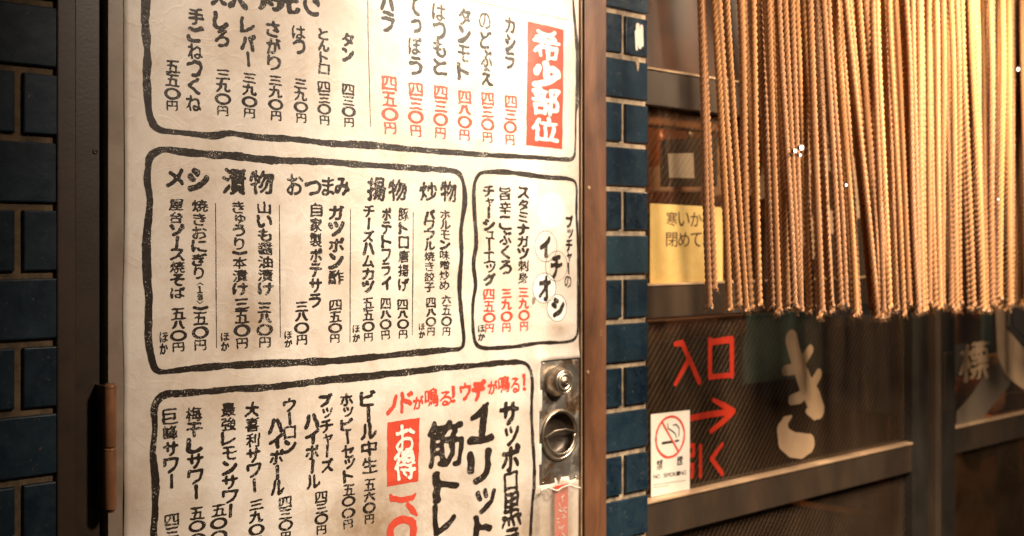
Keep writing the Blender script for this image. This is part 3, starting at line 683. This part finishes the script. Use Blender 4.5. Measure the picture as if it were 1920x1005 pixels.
line('menu_line', [('ポテトフライ', 724, 388, 723, 544, 17), ('四八〇円', 722, 558, 722, 637, 19)])
line('menu_line', [('豚トロ唐揚げ', 756, 389, 756, 546, 19), ('四八〇円', 754, 560, 755, 635, 19)])
line('menu_line', [('パワフル焼き餃子', 805, 393, 804, 548, 19), ('四八〇円', 807, 557, 807, 630, 17), ('ほか', 790, 605, 790, 634, 11)])
line('menu_line', [('ホルモン味噌炒め', 834, 393, 832, 544, 18), ('六五〇円', 836, 552, 836, 630, 17)])
# --- recommendation box
line('menu_line', [('チャーシューエッグ', 915, 347, 917, 535, 21), ('ほか', 901, 608, 901, 639, 12)]); line('menu_price', [('四五〇円', 915, 541, 916, 624, 20)], MRED)
line('menu_line', [('旨辛こぶくろ', 946, 349, 947, 514, 22)]); line('menu_price', [('三九〇円', 948, 541, 948, 623, 19)], MRED)
line('menu_line', [('スタミナガツ刺身', 980, 350, 980, 532, 21)]); line('menu_price', [('三九〇円', 981, 539, 982, 621, 19)], MRED)
line('menu_line', [('ブッチャーの', 1067, 403, 1063, 540, 13)], weight=.9)
bub = [(1022, 462, 20, 29), (1042, 499, 20, 28), (1020, 540, 21, 28), (1043, 577, 18, 25), (1033, 394, 25, 34)]
for i, (x, y, rx, ry) in enumerate(bub):
    pr = Print(0, .0006, True, .0002 + .00007 * i); c = pr.P(x, y); pr.ellipse(c[0], c[1], rx * HM(x), ry * VM(x), 0); pr.build('white_bubble', MPALE, po)
    if i < 4:
        pr = Print(0, .0003, True, .0004 + .00007 * i); pr.ellipse(c[0], c[1], rx * HM(x), ry * VM(x), .0008); pr.build('bubble_outline', MINK, po)
heading([('イ', 1012, 1030, 444, 480), ('チ', 1032, 1051, 478, 520), ('オ', 1011, 1031, 518, 562), ('シ', 1034, 1056, 558, 592)], name='menu_heading', weight=1.1, cell=.0004, off=.0010)
# --- lower box
line('menu_line', [('巨峰サワー', 318, 765, 321, 916, 27), ('四三〇円', 321, 962, 321, 1052, 26)])
line('menu_line', [('梅干しサワー', 362, 761, 367, 936, 28), ('五〇〇円', 368, 949, 368, 1042, 27)])
line('menu_line', [('最強レモンサワー', 427, 754, 431, 970, 27), ('五〇〇円', 409, 944, 409, 1036, 27)])
line('menu_line', [('大喜利サワー', 471, 753, 476, 923, 25), ('三九〇円', 479, 936, 479, 1024, 25)])
line('menu_line', [('ウーロン', 541, 745, 543, 850, 22), ('ハイボール', 515, 783, 520, 928, 26), ('四三〇円', 533, 930, 534, 1014, 23)])
line('menu_line', [('ブッチャーズ', 609, 736, 613, 885, 23), ('ハイボール', 582, 775, 586, 917, 25), ('四三〇円', 600, 920, 601, 1002, 22)])
line('menu_line', [('ホッピーセット', 648, 736, 652, 905, 23), ('五〇〇円', 652, 906, 651, 990, 22)])
line('menu_line', [('ビール中生', 688, 730, 692, 887, 28), ('五六〇円', 691, 896, 691, 982, 21)])
heading([('ノ', 723, 743, 742, 776), ('ド', 751, 773, 734, 772), ('が', 774, 793, 742, 766), ('鳴', 796, 821, 727, 761), ('る', 823, 845, 733, 760), ('！', 846, 852, 723, 755),
         ('ウ', 862, 881, 717, 750), ('デ', 885, 909, 713, 749), ('が', 914, 931, 713, 738), ('鳴', 933, 954, 704, 735), ('る', 956, 973, 708, 736), ('！', 979, 984, 701, 732)], MRED, weight=1.0, cell=.0004)
block([(725, 792), (786, 783), (782, 902), (723, 912)], .0)
heading([('お', 741, 777, 797, 846), ('得', 736, 776, 845, 898)], MWHITE, weight=1.05, off=.0011)
pr = Print(0); pr.stroke_px([(730, 928, 3), (733, 934, 6), (752, 937, 6), (772, 933, 6), (777, 926, 3)]); pr.stroke_px([(763, 946, 5), (772, 955, 7), (780, 965, 3)]); box_px(pr, '〇', 723, 781, 966, 1028); pr.build('menu_price', MRED, po)
heading([('筋', 801, 868, 789, 873), ('ト', 813, 857, 883, 937), ('レ', 813, 852, 944, 1001)], weight=1.35)
heading([('リ', 878, 917, 845, 906), ('ッ', 892, 927, 916, 960), ('ト', 888, 919, 964, 1014)], weight=1.5)
pr = Print(0); pr.stroke_px([(884, 784, 5), (897, 775, 8), (912, 757, 4)]); pr.stroke_px([(907, 765, 8), (904, 800, 9), (902, 822, 9)]); pr.stroke_px([(882, 826, 8), (903, 825, 8), (920, 820, 8)]); pr.build('menu_heading', MINK, po)
heading([('サ', 936, 970, 753, 796), ('ッ', 945, 971, 799, 834), ('ポ', 940, 973, 833, 882), ('ロ', 944, 969, 884, 920), ('黒', 940, 975, 923, 987), ('ラ', 944, 972, 990, 1030)], weight=1.15)

# red strip label under clear tape, below the lock
st = empty('strip_label', (U(1052, 960).x, -.004, 1.1), label='narrow red strip label with pale characters, under clear film below the lock', cat='label')
a, b = U(1040, 912, -.0075), U(1065, 912, -.0075)
g = MB(); g.box(a.x, b.x, -.0078, -.0070, .86, a.z); g.build('red_strip', MREDBOX, st)
pr = Print(-.0078, .0004, False, .0006); rz = random.Random(9); y_ = 928
while y_ < 1040:                             # pale characters worn past reading
    for q_ in range(4):
        a_, b_ = rz.uniform(1047, 1058), y_ + rz.uniform(0, 10); pr.stroke_px([(a_, b_, .7), (a_ + rz.choice((0, 5, -4)), b_ + rz.choice((0, 4, 5)), .8)])
    y_ += 14
pr.build('worn_print', MWHITE, st)
m = N('clear_film'); MFILM = m.set(Base_Color=(.75, .62, .48), Roughness=.18, Alpha=.28, Normal=m.bump(m.noise(m.pos((1, 1, .4)), 70, 4), .8, .004))
g = MB(); n = 16; vs = []; fs = []
a, b = U(1011, 905, -.010), U(1083, 905, -.010)
for i in range(n + 1):
    for j in range(13):
        x = a.x + (b.x - a.x) * i / n; zt_ = U(1047, 908).z + .0028 * math.sin(i * .7) - .004 * (i / n); z = zt_ - (zt_ - .86) * j / 12
        vs.append((x, -.0100 - .0018 * math.sin(i * 1.3 + j * .5) - (.003 if j == 0 else 0), z))
for i in range(n):
    for j in range(12): q = i * 13 + j; fs.append((q, q + 13, q + 14, q + 1))
g.add(vs, fs, True); g.build('clear_film', MFILM, st)
g = MB(); g.tube([(v_[0], v_[1] - .0006, v_[2]) for v_ in vs[0:(n + 1) * 13:13]], .0013, 6); g.build('curled_edge', MCARD, st)

# ================================================================== GLASS DOORS
YF, YG = .012, .032
def zat(px, py, y=YF): return U(px, py, y).z
def glass_door(label, xa, xb, YF, YG, st_l, st_r, wires, uppers):
    d = empty('glass_door', (xa, YF, 0), label=label, cat='door')
    t1, t0 = zat(1222, 131), zat(1222, 197); m1, m0 = zat(1222, 537), zat(1222, 598); l1, l0 = zat(1222, 945), zat(1222, 1012)
    for a, b, nm, mt in ((xa, xa + st_l, 'stile', MFRAME2), (xb - st_r, xb, 'stile', MFRAME2)):
        g = MB(); g.box(a, b, YF, YF + .034, .02, 2.42, .002); g.build(nm, mt, d)
    for a, b in ((t1, t0), (m1, m0), (l1, l0), (.14, .021)):
        g = MB(); g.box(xa + st_l + .0003, xb - st_r - .0003, YF + .002, YF + .032, b, a, .002); r = g.build('rail', MFRAME, d)
        g = MB(); g.box(xa + st_l + .0006, xb - st_r - .0006, YF - .0006, YF + .019, a + .0004, a + .0042, .001); g.build('beading', MEDGE, r)
    g = MB(); g.box(xa + st_l, xb - st_r, YG, YG + .008, t1 + .003, 2.41); g.build('upper_panel', MPANEL, d)
    for z0, z1 in ((m1 + .003, t0), (l1 + .003, m0), (.144, l0)):
        g = MB(); g.box(xa + st_l, xb - st_r, YG, YG + .005, z0, z1); p = g.build('pane', MGLASS, d)
        if wires:
            g = MB(); x = xa + st_l; X1 = xb - st_r; k = x - (z1 - z0); sl = 1.15
            k = x - (z1 - z0) / sl
            while k < X1:
                # wire from (k, z0) rising to the right
                xa_, za_ = k, z0; xb_, zb_ = k + (z1 - z0) / sl, z1
                if xa_ < x: za_ += (x - xa_) * sl; xa_ = x
                if xb_ > X1: zb_ -= (xb_ - X1) * sl; xb_ = X1
                if xb_ - xa_ > .004: g.tube([(xa_, YG - .0002, za_), (xb_, YG - .0002, zb_)], .00032, 4, False)
                k += .0135
            if g.v: g.build('glass_wires', MWIRE, p, kind='stuff')
    return d
xA0, xA1 = XR1 + .0002, U(1742, HY, YF).x
d1 = glass_door('wired-glass sliding door with red entrance lettering and the no smoking sign', xA0, xA1, YF, YG, .010, U(1742, HY, YF).x - U(1712, HY, YF).x, True, None)
g = MB(); xa = U(1742, HY, YF).x; g.box(xa + .0002, xa + .022, YF - .016, YF + .034, .02, 2.42, .0015); g.build('cover_strip', MFRAME, d1)
YF2, YG2 = .050, .066
xB0 = xa - .03; xB1 = U(2260, HY, YF2).x
d2 = glass_door('second glass sliding door further right with dark frame and beige graphic', xB0, xB1, YF2, YG2, U(1792, HY, YF2).x - xB0, .05, False, None)
q0, q1 = U(1769, 661, YF2), U(1784, 770, YF2)
g = MB(); g.box(q0.x, q1.x, YF2 - .003, YF2 + .001, q1.z, q0.z, .001); hd = g.build('finger_pull', MFRAME, d2)
g = MB(); g.box(q0.x + .003, q1.x - .003, YF2 - .0036, YF2 - .0031, q1.z + .006, q0.z - .006); g.build('pull_recess', MFRAME2, hd)
# door head + posts
g = MB(); g.box(xA0, xB1, .0, .1, 2.425, 2.55); g.build('door_header', MFRAME2, None, label='dark metal track header above the glass sliding doors', cat='door header')

# --- lettering on the glass
YL = YG - .0004
def vinyl(strokes, mat, name, parent, y=YL, glyphs=(), cell=.001, weight=1.2, **k):
    pr = Print(y, cell, False, .0003)
    for s_ in strokes: pr.stroke_px(s_)
    for ch, x0, x1, y0, y1 in glyphs: box_px(pr, ch, x0, x1, y0, y1, weight)
    return pr.build(name, mat, parent, **k)
vinyl([[(1484, 637, 19), (1490, 662, 18), (1499, 690, 19), (1510, 718, 21), (1525, 748, 23), (1535, 768, 18), (1528, 777, 11), (1514, 771, 6)], [(1472, 695, 10), (1487, 692, 11), (1506, 675, 11), (1519, 656, 10)], [(1484, 750, 10), (1500, 745, 12), (1524, 721, 11), (1535, 701, 10)],
       [(1483, 781, 3), (1472, 790, 10), (1467, 806, 17), (1472, 824, 22), (1486, 834, 24), (1503, 836, 24), (1516, 832, 19)]], MVINYL, 'lettering', d1, cell=.0007)
vinyl([[(1425, 352, 22), (1470, 330, 24), (1530, 300, 22), (1580, 300, 20), (1612, 330, 22), (1612, 380, 24), (1575, 415, 24), (1530, 420, 18)], [(1478, 238, 16), (1490, 320, 20), (1508, 420, 24), (1520, 470, 18)], [(1540, 238, 16), (1560, 262, 14)]], MVINYL, 'lettering', d1)
vinyl([[(1266, 645, 5), (1279, 643, 6), (1290, 668, 6), (1311, 716, 6)], [(1292, 672, 6), (1280, 695, 5.5), (1266, 720, 4.5)],
       [(1331, 638, 6), (1331, 707, 6)], [(1331, 642, 6), (1372, 636, 6.5), (1372, 704, 6)], [(1331, 707, 5), (1372, 703, 5)],
       [(1290, 785, 6), (1330, 777, 6), (1370, 772, 6)], [(1337, 750, 4), (1356, 760, 6), (1375, 771, 6), (1356, 790, 6), (1333, 808, 5)],
       [(1313, 836, 4.5), (1313, 893, 4.5)], [(1282, 838, 4.5), (1300, 835, 4.5), (1300, 853, 4.5), (1286, 856, 4.5), (1283, 874, 4.5), (1299, 872, 4.5), (1297, 893, 5)],
       [(1354, 833, 4), (1334, 860, 5.5), (1354, 888, 5)]], MVINYLRED, 'lettering', d1, cell=.0008)
YL2 = YG2 - .0004
vinyl([], MVINYL, 'lettering', d2, YL2, [('標', 1800, 1854, 640, 713)], .0008, .75)
# beige graphic with an octagonal opening outlined by a dark line
MBEIGE = simple('beige_graphic_print', (.66, .44, .26), .5, c2=(.58, .38, .22), scale=12)
def plate(pts_px, y, th, mat, name, parent, **k):
    P = [U(a, b, y) for a, b in pts_px]; n = len(P)
    vs = [(p.x, y, p.z) for p in P] + [(p.x, y + th, p.z) for p in P]
    fs = [tuple(range(n)), tuple(range(2 * n - 1, n - 1, -1))] + [(i, (i + 1) % n, n + (i + 1) % n, n + i) for i in range(n)]
    g = MB(); g.add(vs, fs); return g.build(name, mat, parent, **k)
plate([(1862, 470), (1886, 470), (1886, 615), (1935, 662), (1935, 742), (1900, 716), (1884, 700), (1870, 665)], YL2, .0003, MBEIGE, 'beige_graphic', d2)
plate([(1888, 470), (2010, 470), (2010, 575), (1902, 575), (1892, 585), (1892, 612), (1888, 614)], YL2, .0003, MBEIGE, 'beige_graphic', d2)
pr = Print(YL2, .001, False, .0005)
pr.stroke_px([(1888, 570, 1.6), (1889, 614, 1.6), (1912, 642, 1.6), (1960, 690, 1.6)]); pr.stroke_px([(1898, 580, 1.4), (1898, 610, 1.4), (1925, 638, 1.4), (1965, 675, 1.4)]); pr.build('dark_outline', MSIGNBLACK, d2)
MOLIVE = simple('shaded_beige_vinyl', (.14, .105, .072), .5)  # part of the beige graphic in shade, with the shade put into its colour
plate([(1855, 690), (1872, 680), (1896, 700), (1893, 722), (1845, 780), (1838, 812), (1794, 822), (1794, 772), (1822, 740)], YL2 + .0001, .0003, MOLIVE, 'shaded_graphic', d2)

# ================================================================== SIGNS ON THE GLASS
YS = YG - .0012
nt_ = empty('yellow_notice', tuple(U(1290, 460, YS)), label='yellow paper notice in the wired glass, brown Japanese writing in two lines', cat='notice')
plate([(1219, 381), (1355, 389), (1355, 532), (1219, 536)], YS, .0006, MYELLOW, 'paper', nt_)
def clean(pr, text, x0, x1, yc, hpx, w=.8):
    CLEAN[0] = True
    n = len(text)
    for i, ch in enumerate(text):
        if ch == ' ': continue
        a = x0 + (x1 - x0) * i / n; b = x0 + (x1 - x0) * (i + .92) / n; box_px(pr, ch, a, b, yc(.5 * (a + b)) - hpx / 2, yc(.5 * (a + b)) + hpx / 2, w, False)
    CLEAN[0] = False
pr = Print(YS, .0005, False, .0004)
clean(pr, '寒いから', 1249, 1340, lambda x: 410 + (x - 1249) * .02, 27, 1.0); clean(pr, '閉めてね', 1249, 1340, lambda x: 449, 27, 1.0); pr.build('lettering', MBROWNINK, nt_)
ns = empty('no_smoking_sign', tuple(U(1257, 850, YS - .001)), label='white no smoking sign with red circle stuck on the lower wired glass', cat='sign')
YN = YS - .0008
plate([(1220.5, 777), (1293.5, 769), (1293, 917), (1221, 932)], YN, .0006, MCARD, 'card', ns)
pr = Print(YN, .0005, False, .0004); c = pr.P(1256.6, 819); pr.ellipse(c[0], c[1], 26.5 * HM(1257, YN), 38 * VM(1257, YN), .0038); pr.stroke_px([(1241, 791, 2), (1272, 847, 2)]); pr.build('prohibition_ring', MSIGNRED, ns)
pr = Print(YN, .0003, False, .0003); pr.stroke_px([(1242, 831, 2.6), (1261, 828, 2.6)]); pr.stroke_px([(1266, 827, 2.0), (1272, 826, 2.0)])
pr.stroke_px([(1252, 795, 1.0), (1252, 803, 1.2), (1260, 808, 1.4), (1266, 813, 1.2), (1268, 821, 1.0)]); pr.stroke_px([(1262, 797, 1.2), (1268, 796, 1.4), (1273, 802, 1.4), (1273, 812, 1.1), (1272, 818, .9)])
box_px(pr, '禁', 1231, 1243, 862, 880, .8); box_px(pr, '煙', 1269, 1280, 855, 872, .8)
clean(pr, 'NO SMOKING', 1225.5, 1287, lambda x: 894 - (x - 1226) * .14, 8.0, .9); pr.build('lettering', MSIGNBLACK, ns)
pr = Print(YN, .0003, False, .0003)
for k, (x1_) in enumerate((1285, 1253)):
    x = 1225.5
    while x < x1_:
        pr.stroke_px([(x, 909 + k * 5 - (x - 1226) * .14, .55), (x + 1.8, 908.7 + k * 5 - (x - 1226) * .14, .6)]); x += 3.2
pr.build('small_print', MSIGNBLACK, ns)
# white note inside the glass
cn = empty('white_note', tuple(U(1278, 310, .045)), label='small blank white note behind the glass above the yellow notice', cat='note')
plate([(1253, 288), (1300, 287), (1302, 334), (1255, 333)], .043, .001, MCARD, 'paper', cn)
plate([(1246, 262), (1345, 257), (1345, 350), (1246, 350)], .0445, .01, MDARK, 'backing_board', cn)
blk_y = .05
# ================================================================== INTERIOR (seen through the glass; a few pieces stand for street reflections)
def blk(name, a, b, y0, th, mat, **k):
    p, q = U(a[0], a[1], y0), U(b[0], b[1], y0); g = MB(); g.box(min(p.x, q.x), max(p.x, q.x), y0, y0 + th, min(p.z, q.z), max(p.z, q.z), .004); return g.build(name, mat, None, **k)
blk('header_board', (1215, 190), (1420, 255), .045, .03, MWOOD, label='orange wooden beam board behind the upper glass near the tile strip', cat='board')
blk('wood_board', (1215, 602), (1400, 628), .16, .03, MWOODV, label='brown wooden board just under the middle rail behind the glass', cat='board')
blk('dark_cabinet', (1225, 640), (1700, 1300), .60, .4, MDARK, label='dark cabinet behind the lower wired glass', cat='cabinet')
blk('teal_reflection', (1395, 590), (1560, 700), .40, .01, MTEAL, label='dim teal sheet standing for a street reflection behind the large beige letter', cat='curtain')  # sheet added for the teal street reflection in the glass
blk('reflection_post', (1672, 870), (1712, 1200), .14, .04, MWOODV, label='upright brown post standing for a reflection at the bottom, left of the metal strip', cat='post')  # upright piece added for a brown reflection in the glass
blk('seat_back', (1690, 790), (1735, 850), .30, .04, MWOODV, label='small brown chair back behind the glass by the cover strip', cat='chair')
g = MB(); p, q = U(1500, 938, .22), U(1660, 966, .22)
g.add([(p.x, .22, p.z), (q.x, .22, q.z), (q.x, .22, q.z - .012), (p.x, .22, p.z - .012), (p.x, .24, p.z), (q.x, .24, q.z), (q.x, .24, q.z - .012), (p.x, .24, p.z - .012)], [(0, 1, 2, 3), (4, 7, 6, 5), (0, 4, 5, 1), (3, 2, 6, 7), (1, 5, 6, 2), (0, 3, 7, 4)])
g.build('slanting_reflection', MWOOD, None, label='thin orange-brown slanting bar standing for a reflection low in the glass', cat='batten')  # bar added for a slanting reflection low in the glass
# bench with orange cushion, table edge
def rod(name, a, b, y, r, mat, **k):
    p, q = U(*a, y), U(*b, y); g = MB(); g.tube([p, (p + q) / 2, q], r, 14); return g.build(name, mat, None, **k)
rod('bolster_cushion', (1780, 724), (1842, 722), .36, .024, MORANGE, label='round orange bolster behind the second glass door', cat='cushion')
rod('chopstick_rod', (1885, 737), (1990, 733), .30, .003, MEDGE, label='thin pale rod beside the hand at the right edge', cat='rod')
blk('blue_banner', (1845, 560), (1862, 665), .5, .01, MTEAL, label='narrow dim blue banner beside the beige graphic', cat='banner')
blk('brown_screen', (1795, 470), (1845, 640), .7, .03, MWOODV, label='brown screen at the back of the second glass door', cat='screen')
blk('yellow_box', (1845, 668), (1880, 684), .25, .02, simple('tan_card', (.62, .38, .15), .6), label='small tan card box above the slanting grey graphic', cat='box')
blk('serving_counter', (1795, 800), (2300, 1400), .55, .5, MWOODV, label='dark serving counter low behind the second glass door', cat='counter')
sf = empty('wall_shelf', tuple(U(1290, 384, .9)), label='wooden shelf inside the shop behind the upper wired glass', cat='shelf')
p, q = U(1180, 388, .9), U(1620, 388, .9)
g = MB(); g.box(p.x, q.x, .86, 1.06, p.z - .02, p.z); g.build('shelf_board', MWOOD, sf)
g = MB(); g.box(p.x, q.x, 1.062, 1.08, p.z - .3, p.z + .9); g.build('back_panel', MWOODV, sf)
BC = [(.10, .04, .015), (.30, .10, .03), (.05, .05, .03), (.42, .30, .18)]
BM = [simple('bottle_glass', c, .2, coat=.4) for c in BC]
rb = random.Random(3)
for i in range(9):
    x = p.x + .05 + i * (q.x - p.x - .1) / 8; h_ = rb.uniform(.22, .30); rd = rb.uniform(.030, .040); z = p.z
    words_ = ['amber', 'orange', 'olive', 'tan'][i % 4]
    t = empty('bottle', (x, .95, z), label='%s bottle on the shop shelf, %s from the left' % (words_, ['first', 'second', 'third', 'fourth', 'fifth', 'sixth', 'seventh', 'eighth', 'ninth'][i]), cat='bottle', group='bottles on the shelf inside the shop')
    g = MB(); g.lathez(x, .95, [(.0001, z + .0005), (rd, z + .001), (rd, z + h_ * .6), (rd * .35, z + h_ * .78), (rd * .33, z + h_ * .96), (.0001, z + h_ * .96)], 16); g.build('glass_body', BM[i % 4], t)
    g = MB(); g.lathez(x, .95, [(rd * .4, z + h_ * .93), (rd * .4, z + h_), (.0001, z + h_)], 12); g.build('cap', MBLACK, t)
    g = MB(); g.lathez(x, .95, [(rd * 1.01, z + h_ * .2), (rd * 1.01, z + h_ * .48)], 16); g.build('bottle_label', MCARD, t)
# customer behind the second door: dark jacket, one hand on the counter edge
MCLOTH = simple('dark_jacket_cloth', (.022, .018, .016), .85, bump=.001); MSKIN = simple('skin', (.52, .25, .15), .5); MHAIR = simple('black_hair', (.015, .011, .009), .5); MCUFF = simple('orange_cuff', (.72, .33, .16), .6)
def skin(name, vs, es, rs, mat, parent, **k):
    me = bpy.data.meshes.new(name); me.from_pydata([tuple(v_) for v_ in vs], es, []); o = link(name, me, parent, mat, **k)
    o.modifiers.new('s', 'SKIN'); sv = me.skin_vertices[0].data
    for q_, r0 in zip(sv, rs): q_.radius = (r0, r0); q_.use_root = False
    sv[0].use_root = True
    o.modifiers.new('ss', 'SUBSURF').levels = 2; o.modifiers['ss'].render_levels = 2; return o
hand = U(1866, 742, .42); elbow = U(1843, 850, .47); sh_ = Vector((elbow.x + .16, elbow.y + .07, elbow.z + .24)); ch_ = Vector((sh_.x + .17, sh_.y + .08, sh_.z - .02))
nk = ch_ + Vector((-.02, -.01, .12)); hd_ = nk + Vector((-.03, -.02, .14)); pv = ch_ + Vector((.02, .03, -.45)); sh2 = ch_ + Vector((.17, .08, -.02)); el2 = sh2 + Vector((.05, .0, -.27)); ha2 = el2 + Vector((-.10, -.16, -.02))
wr = hand + (elbow - hand).normalized() * .06
pe = empty('person', (pv.x, pv.y, 0), label='person in dark jacket, hand and orange cuff visible behind the second glass door', cat='person')
kn = pv + Vector((-.05, -.05, -.40)); ft = Vector((pv.x - .05, pv.y + .02, .05)); kn2 = pv + Vector((.12, -.03, -.40)); ft2 = Vector((pv.x + .12, pv.y + .05, .05))
skin('body', [pv, pv + Vector((0, 0, .22)), ch_, nk, nk + Vector((-.012, -.008, .05)), hd_ + Vector((0, 0, -.03)), hd_ + Vector((0, 0, .06)), sh_, elbow, wr + (elbow - wr) * .1, sh2, el2, ha2, kn, ft, kn2, ft2],
     [(0, 1), (1, 2), (2, 3), (3, 4), (4, 5), (5, 6), (2, 7), (7, 8), (8, 9), (2, 10), (10, 11), (11, 12), (0, 13), (13, 14), (0, 15), (15, 16)],
     [.14, .125, .14, .055, .05, .085, .075, .068, .048, .030, .068, .048, .030, .075, .045, .075, .045], MCLOTH, pe)
skin('head', [nk + Vector((0, 0, .03)), hd_ + Vector((0, 0, -.04)), hd_ + Vector((0, 0, .05)), hd_ + Vector((-.085, -.03, -.01))], [(0, 1), (1, 2), (1, 3)], [.052, .088, .088, .012], MSKIN, pe)
skin('hair', [hd_ + Vector((.02, .01, .02)), hd_ + Vector((.02, .01, .075))], [(0, 1)], [.095, .088], MHAIR, pe)
dn = (hand - elbow).normalized(); sdv = Vector((dn.z, 0, -dn.x))
skin('hand', [wr, wr + dn * .035, wr + dn * .075] + sum([[wr + dn * (.085) + sdv * o_ , wr + dn * (.085 + l_ * .5) + sdv * (o_ * 1.1 + .012), wr + dn * (.085 + l_ * .62) + sdv * (o_ * 1.1 + .034)] for o_, l_ in ((-.028, .05), (-.010, .062), (.008, .058), (.024, .045))], []) + [wr + dn * .05 + sdv * .035, wr + dn * .062 + sdv * .055],
     [(0, 1), (1, 2)] + sum([[(2, 3 + 3 * i), (3 + 3 * i, 4 + 3 * i), (4 + 3 * i, 5 + 3 * i)] for i in range(4)], []) + [(1, 15), (15, 16)],
     [.024, .030, .030] + [.0105, .0095, .008] * 4 + [.011, .009], MSKIN, pe)
g = MB(); g.tube([wr - dn * .03, wr - dn * .005], .036, 18); g.build('cuff', MCUFF, pe)
# glowing dots added for reflected lamp highlights over the ropes
m = N('glint_glow'); m.set(Base_Color=(0, 0, 0), Emission_Color=(1, .86, .66), Emission_Strength=5.0); MGLINT = m.m
def glint(px, py, y, r, label):
    c = U(px, py, y); t = empty('light_glint', tuple(c), label=label, cat='glint', group='small glowing dots standing for reflected lights on the rope curtain')
    g = MB(); g.lathe(c.x, c.z, [(r, c.y), (r * .8, c.y - r * .7), (r * .4, c.y - r), (.0001, c.y - r * 1.05)], 16); g.build('glint_face', MGLINT, t)
    g = MB(); g.lathe(c.x, c.z, [(r * 1.02, c.y - .0004), (r * 1.05, c.y + .001), (r * .9, c.y + .004), (.0001, c.y + .0045)], 16); g.build('glow_shield', MBLACK, t)  # dark back added to keep the glow off the door glass
for px, py, r, lb in ((1490, 283, .0035, 'left one of the three glowing dots close together among the ropes'), (1502, 277, .0045, 'largest of the three glowing dots close together among the ropes'), (1500, 291, .0025, 'lowest of the three glowing dots close together among the ropes'), (1586, 347, .0025, 'single glowing dot lower right of the cluster of three'),
                      (1908, 130, .0040, 'glowing dot at the upper right edge of the ropes'), (1871, 374, .0020, 'faint glowing dot low at the right among the ropes')):
    glint(px, py, -.238, r * .85, lb)
# ================================================================== ROPE CURTAIN
def rope_mesh(var):
    rg = random.Random(var); L = .70; strands = 3 - var % 2; turn = .0275 if strands == 3 else .0195; seg = 11; rs = .0028 if strands == 3 else .0033; ro = .0035 if strands == 3 else .0030; n = int(L / turn * seg)
    ph0 = rg.uniform(0, 6); a1, a2 = rg.uniform(.001, .0035), rg.uniform(.001, .003); w1 = rg.uniform(5, 11); p1, p2 = rg.uniform(0, 6), rg.uniform(0, 6)
    g = MB()
    for s_ in range(strands):
        pts = []; rr = []
        for i in range(n + 1):
            z = -L + L * i / n; a = ph0 + 2 * math.pi * (s_ / strands + (z / turn)) 
            cx = a1 * math.sin(z * w1 + p1) * min(1, -z * 4) ; cy = a2 * math.sin(z * 6 + p2) * min(1, -z * 4)
            fl = 1.0 + 1.0 * math.exp(-(z + L) / .004)
            pts.append((cx + ro * fl * math.cos(a), cy + ro * fl * math.sin(a), z)); rr.append(rs * (1 if i else .6))
        g.tube(pts, rr, 6)
    for q_ in range(16):
        a = rg.uniform(0, 6.28); z0_ = -L + (rg.uniform(0, .004) if q_ < 9 else rg.uniform(.01, .6)); e_ = ro + rs * .8; d_ = rg.uniform(.004, .009)
        cx = a1 * math.sin(z0_ * w1 + p1) * min(1, -z0_ * 4); cy = a2 * math.sin(z0_ * 6 + p2) * min(1, -z0_ * 4)
        b0 = (cx + e_ * math.cos(a), cy + e_ * math.sin(a), z0_); b1 = (cx + (e_ + d_ * .35) * math.cos(a), cy + (e_ + d_ * .35) * math.sin(a), z0_ - d_ * .5); b2 = (cx + (e_ + d_ * .45) * math.cos(a + .4), cy + (e_ + d_ * .45) * math.sin(a + .4), z0_ - d_)
        g.tube([b0, b1, b2], .00022, 3, False)
    me = g.mesh('rope'); me.materials.append(MROPE); return me
RV = [rope_mesh(i) for i in range(10)]
ZR = 2.085
def noren_y(px): return -.20
rc = empty('rope_curtain', tuple(Vector((1.65, -.2, ZR))), label='doorway curtain of many hanging twisted tan hemp ropes in front of the glass doors', cat='curtain')
g = MB(); g.tube([(1.10, -.2, ZR + .012), (2.8, -.2, ZR + .012)], .012, 14); g.build('curtain_rod', MWOODV, rc)
def hang(xt, xb, yb, y, k=0, sc=1.0):
    """rope from the rod down; xt = photo column at row 0, xb/yb = its end"""
    b = U(xb, yb, y); t0 = U(xt, 0, y); t = b + (t0 - b) * ((ZR - b.z) / (t0.z - b.z)) if abs(t0.z - b.z) > 1e-6 else t0
    d = b - t; L = d.length
    o = bpy.data.objects.new('rope', RV[k % len(RV)]); col.objects.link(o); o.parent = rc
    o.location = t - rc.location; o.rotation_mode = 'QUATERNION'
    q = (-d).to_track_quat('Z', 'Y'); o.rotation_quaternion = q @ Matrix.Rotation(random.uniform(0, 6.28), 3, 'Z').to_quaternion()
    s_ = sc * random.uniform(.74, .95); o.scale = (s_, s_, L / .70)
first = [(1311, 1333, 579, -.20), (1319, 1335, 545, -.186), (1341, 1364, 581, -.20), (1350, 1384, 575, -.19), (1363, 1399, 582, -.215), (1386, 1408, 580, -.20), (1397, 1427, 578, -.185), (1410, 1426, 572, -.21), (1424, 1446, 583, -.20)]
k = 0
for xt, xb, yb, y in first: hang(xt, xb, yb, y, k, 1.04); k += 1
rr = random.Random(5); x = 1433.
while x < 2080:
    lean = 22 + 6 * math.sin(x / 47.) + 5 * math.sin(x / 19. + 1) + (26 if 1575 < x < 1625 else 0)
    if x > 1740: lean = 6 + 8 * math.sin(x / 31.)
    yb = 588 if x < 1640 else 588 - (x - 1640) * .055
    hang(x, x + lean + rr.uniform(-7, 7), yb + rr.uniform(-15, 9), -.20 + rr.choice((-.030, -.018, -.006, .008, .022, .036)) + rr.uniform(-.004, .004), k, rr.uniform(.92, 1.08)); k += 1
    x += rr.uniform(5.5, 9.5) if x < 1560 else rr.uniform(2.5, 4.2)
print('ropes', k)
